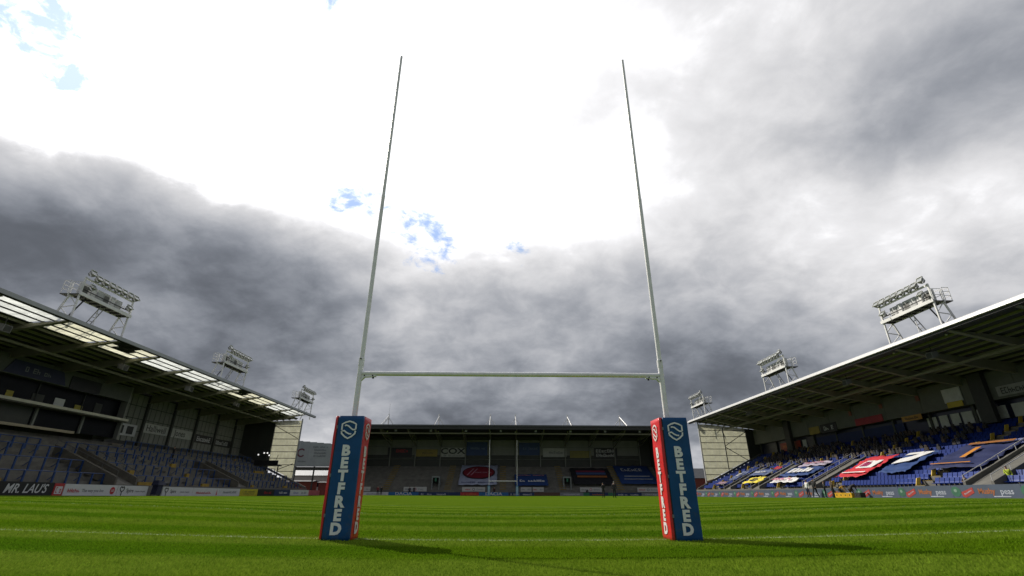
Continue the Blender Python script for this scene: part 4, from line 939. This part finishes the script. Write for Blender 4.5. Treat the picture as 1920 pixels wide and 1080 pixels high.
g, a = fban(2.7, 10.3, 107.2, 112.2, cblue, 'blue banner with white lettering right of the distant posts', 13); scribble(5.8, 1.0, 9, cwhite, g, a(.2, -1.0, .08), 52, t=.22); scribble(6.4, .5, 12, M('cloth_salmon', (.40, .18, .18), .8), g, a(0, 1.8, .08), 53)
g, a = fban(16.2, 25.6, 107.6, 115.2, M('cloth_black', (.012, .012, .016), .8), 'black banner with red, blue and orange bands on the far terrace', 14)
for y, h, m_ in ((2.2, .8, M('band_wine', (.22, .03, .07), .8)), (1.0, 1.1, M('band_blue', (.05, .09, .22), .8)), (-.6, .9, M('band_orange', (.36, .13, .04), .8))): MB().box(-3.4, 3.6, -h/2, h/2, 0, .02).build('band', m_, g, a(0, y, .07))
g, a = fban(27.2, 35.8, 108.0, 116.4, cblue, 'wide blue banner with white lettering at the right of the far terrace', 15); scribble(5.2, 1.4, 6, cwhite, g, a(-.3, 2.2, .08), 54); MB().box(-3.0, 3.0, -.12, .12, 0, .02).build('white_line', cwhite, g, a(.2, -1.2, .08)); MB().box(-3.4, 3.4, -.08, .08, 0, .02).build('white_line', cwhite, g, a(.2, -2.6, .08))

# ------------------------------------------------------------------ spectators' figures in the upper right rows
def crowd():
    fig = MB(); fig.prism([(-.02, -.2, .35), (-.02, .2, .35), (-.02, .22, .80), (-.02, .09, .92), (-.02, -.09, .92), (-.02, -.22, .80)], (.22, 0, 0))
    for k in range(2): fig.prism([(-.02, -.1, .94), (-.02, .1, .94), (-.02, .11, 1.12), (-.02, .05, 1.2), (-.02, -.05, 1.2), (-.02, -.11, 1.12)], (.2, 0, 0)) if k == 0 else None
    cols = [(.035, .028, .025), (.055, .042, .036), (.02, .02, .024), (.07, .062, .056), (.022, .026, .05), (.08, .055, .04)]
    r = random.Random(5)
    for k, c in enumerate(cols):
        pts = []
        for i in range(8, 15):
            a_, z, dd, dz = rrow(i)
            for y in np.arange(40, 80, .5):
                if any(abs(y-c_) < .75 for c_ in aisles_r): continue
                dens = .95 if 10 <= i else .6
                if y < 47: dens *= .5
                if r.random() < dens/len(cols): pts.append((a_+.32+.08*r.random(), y+.1*r.random(), z+.12+.12*r.random()))
        fg = MB(); fg.v = [(x_*.8, y_*.95, .35+(z_-.35)*.66) for x_, y_, z_ in fig.v]; fg.f = fig.f
        o = join_copies('seated_figures', fg, pts, M('figure_tone_%d' % k, c, .8, var=.3), None)
        o['label'] = 'rows of seated figures in %s clothes filling the upper right stand' % ('dark brown', 'brown', 'black', 'grey', 'navy', 'tan')[k]; kind(o, 'stuff')
crowd()

# ------------------------------------------------------------------ people
skin = M('skin', (.42, .25, .18), .6, var=.05)
def person(loc, face, label, top, bottom, hair=(.02, .015, .012), pose='stand', hgt=1.78, sleeves=True):
    P = {'pel': (0, 0, .95), 'sp': (0, -.01, 1.14), 'ch': (0, 0, 1.34), 'nk': (0, .01, 1.50), 'hb': (0, -.015, 1.58), 'hm': (0, -.02, 1.67), 'ht': (0, -.01, 1.75),
         'lsh': (-.18, .01, 1.43), 'lel': (-.25, .03, 1.14), 'lwr': (-.26, -.06, .90), 'lha': (-.25, -.09, .81),
         'rsh': (.18, .01, 1.43), 'rel': (.25, .03, 1.14), 'rwr': (.26, -.06, .90), 'rha': (.25, -.09, .81),
         'lhi': (-.10, 0, .90), 'lkn': (-.11, -.02, .50), 'lan': (-.12, .02, .09), 'lto': (-.14, -.15, .035),
         'rhi': (.10, 0, .90), 'rkn': (.11, -.02, .50), 'ran': (.12, .02, .09), 'rto': (.14, -.15, .035)}
    if pose == 'walk':
        P.update(lkn=(-.10, -.20, .52), lan=(-.11, -.26, .10), lto=(-.11, -.43, .07), rkn=(.10, .06, .50), ran=(.11, .34, .13), rto=(.11, .22, .035), lel=(-.25, .14, 1.16), lwr=(-.26, .10, .93), lha=(-.25, .06, .85), rel=(.25, -.08, 1.15), rwr=(.24, -.26, .98), rha=(.23, -.33, .93))
    if pose == 'fold':
        P.update(lel=(-.27, -.06, 1.16), lwr=(-.02, -.20, 1.16), lha=(.06, -.21, 1.18), rel=(.27, -.06, 1.16), rwr=(.02, -.23, 1.20), rha=(-.06, -.24, 1.21))
    if pose == 'akimbo':
        P.update(lel=(-.40, .08, 1.18), lwr=(-.20, -.04, .99), lha=(-.15, -.09, .97), rel=(.30, -.04, 1.16), rwr=(.16, -.28, 1.18), rha=(.12, -.35, 1.22), rkn=(.14, -.06, .5), ran=(.2, .0, .09), rto=(.26, -.15, .035))
    if pose == 'bend':
        P.update(pel=(0, .16, .82), sp=(0, -.02, .98), ch=(0, -.20, 1.10), nk=(0, -.34, 1.14), hb=(0, -.42, 1.14), hm=(0, -.50, 1.12), ht=(0, -.57, 1.08), lsh=(-.18, -.26, 1.09), rsh=(.18, -.26, 1.09), lel=(-.22, -.34, .82), lwr=(-.2, -.48, .62), lha=(-.19, -.53, .54), rel=(.22, -.34, .82), rwr=(.2, -.48, .62), rha=(.19, -.53, .54),
                 lhi=(-.1, .16, .78), rhi=(.1, .16, .78), lkn=(-.13, -.08, .46), rkn=(.13, -.04, .46), lan=(-.13, .1, .09), ran=(.13, .14, .09), lto=(-.15, -.07, .035), rto=(.15, -.03, .035))
    names = list(P); ix = {n: i for i, n in enumerate(names)}
    E = [('pel', 'sp', 1), ('sp', 'ch', 1), ('ch', 'nk', 1), ('nk', 'hb', 3), ('hb', 'hm', 3), ('hm', 'ht', 4)]
    for s in 'lr': E += [('ch', s+'sh', 1), (s+'sh', s+'el', 1), (s+'el', s+'wr', 1 if sleeves else 3), (s+'wr', s+'ha', 3), ('pel', s+'hi', 2), (s+'hi', s+'kn', 2), (s+'kn', s+'an', 2), (s+'an', s+'to', 5)]
    RAD = {'pel': (.15, .11), 'sp': (.145, .105), 'ch': (.17, .115), 'nk': (.062, .065), 'hb': (.075, .085), 'hm': (.088, .105), 'ht': (.06, .07), 'sh': (.075, .075), 'el': (.05, .05), 'wr': (.038, .034), 'ha': (.045, .028), 'hi': (.10, .10), 'kn': (.068, .07), 'an': (.05, .055), 'to': (.048, .035)}
    me = bpy.data.meshes.new('skeleton'); me.from_pydata([P[n] for n in names], [(ix[a], ix[b]) for a, b, _ in E], [])
    tmp = bpy.data.objects.new('tmp', me); COL.objects.link(tmp); md = tmp.modifiers.new('skin', 'SKIN'); md.use_smooth_shade = True
    sv = me.skin_vertices[0].data
    for n in names: sv[ix[n]].radius = RAD.get(n) or RAD[n[1:]]; sv[ix[n]].use_root = (n == 'pel')
    tmp.modifiers.new('sub', 'SUBSURF').levels = 1
    dg = bpy.context.evaluated_depsgraph_get(); body = bpy.data.meshes.new_from_object(tmp.evaluated_get(dg)); bpy.data.objects.remove(tmp)
    body.materials.clear(); mk = lambda c, nm: M(nm+'_%.3f_%.3f_%.3f' % c, c, .8, var=.12, scale=6)
    for m_ in (skin, mk(top, 'top'), mk(bottom, 'trousers'), skin, mk(hair, 'hair'), mk((.03, .03, .03), 'shoe')): body.materials.append(m_)
    A = np.array([P[a] for a, b, _ in E]); B = np.array([P[b] for a, b, _ in E]); reg = [k for *_, k in E]
    for p in body.polygons:
        c = np.array(p.center); t = np.clip(((c-A)*(B-A)).sum(1)/((B-A)**2).sum(1), 0, 1); i = int((((A+(B-A)*t[:, None]-c)**2).sum(1)).argmin()); k = reg[i]
        if k == 3 and i <= 5:
            hm = np.array(P['hm']); k = 4 if (c[2] > hm[2]+.02 and c[1] > hm[1]-.05) or c[1] > hm[1]+.05 else 3
        if E[i][0] == 'ch' and E[i][1] == 'nk' and t[i] > .8: k = 3
        p.material_index = k
    body.transform(Matrix.Diagonal((hgt/1.78,)*3+(1,)))
    o = bpy.data.objects.new('person', body); body.name = 'person'
    z = loc[2] if len(loc) > 2 else Tz(loc[0], loc[1])
    link(o, None, Matrix.Translation((loc[0], loc[1], z)) @ Matrix.Rotation(face, 4, 'Z'))
    tag(o, label, 'person', 'people around the pitch'); return o
blk = (.014, .014, .017); nav = (.015, .022, .06)
person((12.5, 55.5), R(200), 'person in dark kit, left of the two standing out on the pitch', blk, blk, pose='fold')
person((13.2, 52.4), R(150), 'person in dark kit, right of the two standing out on the pitch', (.03, .025, .035), blk, pose='stand', hair=(.30, .28, .26), hgt=1.84)
person((-26.4, 100.4), R(20), 'person in red top by the far left boards', (.20, .03, .035), blk, pose='stand')
person((-25.7, 100.6), R(-20), 'person in black next to the one in red by the far boards', blk, blk)
person((-19.4, 103.9), R(0), 'person in black standing behind the left DACIA board', blk, blk, pose='fold')
person((-20.4, 104.1, 0), R(10), 'person in dark coat a step left of the one behind the left DACIA board', (.03, .03, .04), blk)
person((-1.9, 103.8, 0), R(0), 'person in brown behind the low board right of the distant left post', (.06, .02, .015), blk)
person((18.4, 103.7, 0), R(0), 'person in black crouching before the high white board left of the officials', blk, blk, pose='bend')
person((33.9, 48.0), R(-75), 'person in white top and navy trousers, leftmost of the group by the right screens', (.78, .78, .76), nav, pose='stand', hgt=1.86)
person((33.6, 46.2), R(-60), 'person all in black striding beside the right screens', blk, blk, pose='walk', hgt=1.88)
person((34.3, 45.6), R(60), 'person in dark clothes with folded arms behind the striding one', (.10, .09, .085), blk, pose='fold', hgt=1.70)
person((34.2, 44.2), R(80), 'person in brown jacket, rightmost standing one of the right group', (.09, .06, .035), blk, pose='akimbo', hgt=1.80)
person((33.9, 42.4), R(30), 'person in amber vest leaning by the yellow cases', (.45, .26, .02), blk, pose='bend', hgt=1.72)
person((33.7, 40.6), R(100), 'person in black bending over the yellow cases', blk, blk, pose='bend', hgt=1.8)
hv = person((38.3, 29.2, 1.1), R(-70), 'steward in yellow-green vest on the ramp at the right edge', (.42, .52, .04), blk, pose='stand', hgt=1.6)
person((37.9, 32.6, .55), R(-90), 'person in black seated low beside the white-edged ramp', (.02, .012, .012), blk, pose='fold', hgt=1.6)
person((-46.0, 61.8, lrow(9)[1]), R(90), 'person in dark clothes standing high on the left terrace', blk, blk, pose='fold')

# ------------------------------------------------------------------ things by the touchlines
def case(x, y, w, mat, label, n):
    z = Tz(x, y); g = empty('equipment_case', (x, y, z)); tag(g, label, 'case', 'cases by the right screens')
    b = MB().box(x-.25, x+.25, y-w/2, y+w/2, z+.01, z+.36).build('body', mat, g); MB().box(x-.26, x+.26, y-w/2-.01, y+w/2+.01, z+.362, z+.44).build('lid', mat, g)
    for k in range(n): yy = y-w/2+w*(k+.5)/n; MB().box(x-.275, x-.251, yy-.05, yy+.05, z+.18, z+.30).build('latch', steeld, b)
amber = M('amber_plastic', (.62, .36, .02), .45)
for k in range(4): case(33.3, 41.9-.62*k, .58, amber, 'yellow case by the right screens, %s from the left in the row' % ('first', 'second', 'third', 'fourth')[k], 1)
case(33.4, 39.1, .8, M('black_plastic', (.02, .018, .018), .5), 'black case with pale lid marks at the end of the yellow row', 2)
# covered television camera beside the left boards
cg = empty('covered_camera', (-34.6, 43.3, Tz(-34.6, 43.3))); tag(cg, 'television camera under a navy rain cover beside the left boards', 'camera')
cz = Tz(-34.6, 43.3); cov = M('rain_cover', (.012, .016, .045), .7, bump=.5, bscale=6)
mb = MB(); mb.prism([(-34.9, 42.9, cz+.15), (-34.3, 42.8, cz+.1), (-34.3, 43.5, cz+.1), (-34.9, 43.6, cz+.15)], (0, .1, .9)); mb.build('cover_skirt', cov, cg)
mb = MB(); mb.hexa([(-34.95, 42.75, cz+.98), (-34.25, 42.75, cz+.98), (-34.2, 43.95, cz+1.02), (-34.95, 43.95, cz+1.02), (-34.85, 42.85, cz+1.42), (-34.35, 42.85, cz+1.42), (-34.35, 43.75, cz+1.34), (-34.85, 43.75, cz+1.34)]); mb.build('cover', cov, cg)
MB().tube((-34.6, 43.9, cz+1.18), (-34.6, 44.5, cz+1.14), .15, .18, 10).build('lens_hood', steeld, cg)
for dx, dy in ((-.35, -.3), (.35, -.3), (0, .45)): MB().bar((-34.6, 43.3, cz+.9), (-34.6+dx, 43.3+dy, cz), .06).build('leg', steeld, cg)
# camera platform with lamps at the far end of the left stand
pg = empty('camera_platform', (-42.5, 84.5, 3)); tag(pg, 'black camera platform with bright lamps before the left gable', 'platform')
MB().box(-45.2, -40.9, 83.6, 85.4, 5.0, 5.15).build('deck', steeld, pg); MB().box(-45.2, -40.9, 83.5, 83.58, 5.15, 5.9).build('front_screen', M('black_screen', (.01, .01, .012), .7), pg)
for x in (-45.0, -41.2): MB().bar((x, 84.5, 1.8), (x, 84.5, 5.0), .14).build('leg', steeld, pg)
MB().bar((-41.5, 83.8, 5.9), (-41.2, 83.7, 6.9), .05).build('boom', steeld, pg)
for k, (x, z) in enumerate(((-44.9, 6.9), (-43.9, 7.2), (-43.3, 7.2), (-42.9, 6.8))):
    lp = MB().tube((x, 84.2, z), (x, 83.9, z), .12, .2, 10).build('lamp', steeld, pg)
    MB().tube((x, 83.895, z), (x, 83.87, z), .13, .13, 12).build('lamp_glass', M('lit_lamp', (1, .98, .95), .4, var=.01, emit=1.0), lp)
    MB().bar((x, 84.1, 5.1), (x, 84.1, z), .05).build('stand', steeld, lp)

# ------------------------------------------------------------------ beyond the left corner
bg_ = empty('sign_board', (-41, 100.2, 0)); tag(bg_, 'large grey sign board on posts between the left stand and the near pad', 'sign')
bgrey = M('board_grey', (.30, .33, .36), .5, var=.10, scale=.8)
for i in range(6): MB().box(-45.1+1.5*i, -45.1+1.5*i+1.49, 100, 100.15, 5.6, 10.85-.12*i).build('board_panel', bgrey, bg_)
MB().box(-45.25, -45.11, 99.98, 100.2, 5.5, 10.9).build('edge_trim', whitep, bg_)
for x in (-44.5, -40.5, -37): MB().bar((x, 100.5, -.1), (x, 100.5, 10.3), .25).build('post', steeld, bg_)
MB().box(-45.1, -36.1, 100.2, 100.9, 4.9, 5.55).build('underside', steeld, bg_)
mb = MB()
for k in range(16):
    a0 = R(40+280*k/16); a1 = R(40+280*(k+1)/16); mb.prism([(.9*math.cos(a0), .9*math.sin(a0), 0), (.9*math.cos(a1), .9*math.sin(a1), 0), (.6*math.cos(a1), .6*math.sin(a1), 0), (.6*math.cos(a0), .6*math.sin(a0), 0)], (0, 0, .01))
mb.build('ring_emblem', M('emblem_plum', (.12, .03, .05), .5), bg_, frame((-43.6, 99.99, 8.4), (1, 0, 0), (0, 0, 1)))
for k in range(4): scribble(2.6 if k else 3.2, .34, 11, M('board_print', (.10, .11, .13), .5), bg_, frame((-39.6, 99.99, 9.6-.62*k), (1, 0, 0), (0, 0, 1)), 60+k)
scribble(2.4, .3, 8, MAT['board_print'], bg_, frame((-43.2, 99.99, 6.7), (1, 0, 0), (0, 0, 1)), 66)
brick = M('red_brick', (.19, .045, .028), .85, var=.2, scale=3); slate = M('slate_roof', (.055, .06, .07), .7, var=.2); rend = M('render_pale', (.42, .40, .37), .8, var=.1)
def hut(x0, x1, y0, y1, h, wall, roofm, rh, label, ov=.3, windows=(), ridge_y=True):
    g = empty('building', ((x0+x1)/2, y0, 0)); tag(g, label, 'building')
    w = MB().box(x0, x1, y0, y1, -.2, h).build('wall', wall, g)
    rf = MB(); 
    if ridge_y: rf.prism([(x0-ov, y0-ov, h), (x1+ov, y0-ov, h), ((x0+x1)/2, y0-ov, h+rh)], (0, y1-y0+2*ov, 0))
    else: rf.prism([(x0-ov, y0-ov, h), (x0-ov, y1+ov, h), (x0-ov, (y0+y1)/2, h+rh)], (x1-x0+2*ov, 0, 0))
    r = rf.build('roof', roofm, g)
    for (a, b, c, d) in windows:
        wn = MB().box(a, b, y0-.06, y0-.003, c, d).build('window', whitep, g); MB().box(a+.1, b-.1, y0-.09, y0-.065, c+.1, d-.1).build('pane', glass, wn)
    return g, r
hut(-52, -41.2, 112, 120, 4.2, rend, M('light_metal_roof', (.40, .41, .43), .5), 1.6, 'low pale shed with light metal roof behind the left corner', windows=[(-46, -44.5, 1.6, 2.8), (-43.6, -42.4, 1.6, 2.8)], ridge_y=False)
hut(-45.8, -40.8, 101.5, 104.5, 2.7, brick, slate, .25, 'red brick hut under the large sign board', windows=(), ridge_y=False)
hut(-39.4, -36.6, 101.5, 104.5, 2.5, M('red_shutter', (.20, .04, .03), .7), slate, .2, 'red kiosk right of the brick hut by the near pad', windows=(), ridge_y=False)
g, rf = hut(-47.5, -39.5, 128, 136, 5.0, rend, slate, 3.0, 'house with dark slate gable roof behind the left corner', windows=[(-45, -43.6, 1.8, 3.2), (-42.6, -41.2, 1.8, 3.2)])
MB().box(-43.2, -42.4, 131, 131.8, 7, 8.6).build('chimney', brick, rf)
# beyond the right corner
g = empty('container', (41, 112, 0)); tag(g, 'red container behind the right corner beside the right pad', 'container')
MB().box(38.6, 43.5, 110, 112.5, .02, 2.6).build('body', M('container_red', (.30, .03, .025), .6), g)
for k in range(12): MB().box(38.75+.4*k, 38.95+.4*k, 109.95, 109.998, .15, 2.5).build('rib', MAT['container_red'], g)
MB().box(38.6, 43.5, 110, 112.5, 2.602, 2.66).build('roof', slate, g)
hut(44, 60, 135, 145, 4.5, brick, slate, 2.8, 'long brick house with slate roof behind the right corner', windows=[(46, 47.5, 1.5, 2.8), (50, 51.5, 1.5, 2.8)], ridge_y=False)
leafm = M('tree_leaf', (.045, .075, .02), .7, var=.4, scale=2, trans=.25); barkm = M('bark', (.06, .045, .03), .9, bump=.4)
def tree(x, y, h, rad, label, seed):
    r = np.random.default_rng(seed); g = empty('tree', (x, y, 0)); tag(g, label, 'tree', 'trees beyond the stands')
    mb = MB(); mb.tube((x, y, -.1), (x+.2, y, h*.5), .25, .15, 7)
    for k in range(6): a = k*1.05; mb.tube((x+.15, y, h*(.35+.03*k)), (x+rad*.6*math.cos(a), y+rad*.6*math.sin(a), h*(.6+.05*k)), .09, .03, 5)
    mb.build('trunk', barkm, g)
    n = 2600; cl = r.normal(size=(26, 3)); cl /= np.linalg.norm(cl, axis=1)[:, None]; cl *= (r.random((26, 1))**.5)*np.array([rad, rad, h*.33])*.8
    c = cl[r.integers(0, 26, n)]+r.normal(size=(n, 3))*rad*.22+np.array([x, y, h*.66]); s = .12+.12*r.random((n, 1))
    u = r.normal(size=(n, 3)); u /= np.linalg.norm(u, axis=1)[:, None]; w = r.normal(size=(n, 3)); w -= (w*u).sum(1)[:, None]*u; w /= np.linalg.norm(w, axis=1)[:, None]
    v = np.stack([c-u*s, c+w*s*.6, c+u*s, c-w*s*.6], 1).reshape(-1, 3); me = bpy.data.meshes.new('crown'); me.from_pydata(v.tolist(), [], [(4*i, 4*i+1, 4*i+2, 4*i+3) for i in range(n)]); me.materials.append(leafm)
    link(bpy.data.objects.new('crown', me), g)
tree(45.5, 120, 6.0, 2.4, 'dark green tree behind the red container at the right corner', 1)
tree(41.0, 126, 5.0, 2.2, 'smaller bushy tree just left of the tree by the red container', 2)
tree(-37.5, 124, 5.5, 2.0, 'dark tree beside the slate-roofed house at the left corner', 3)
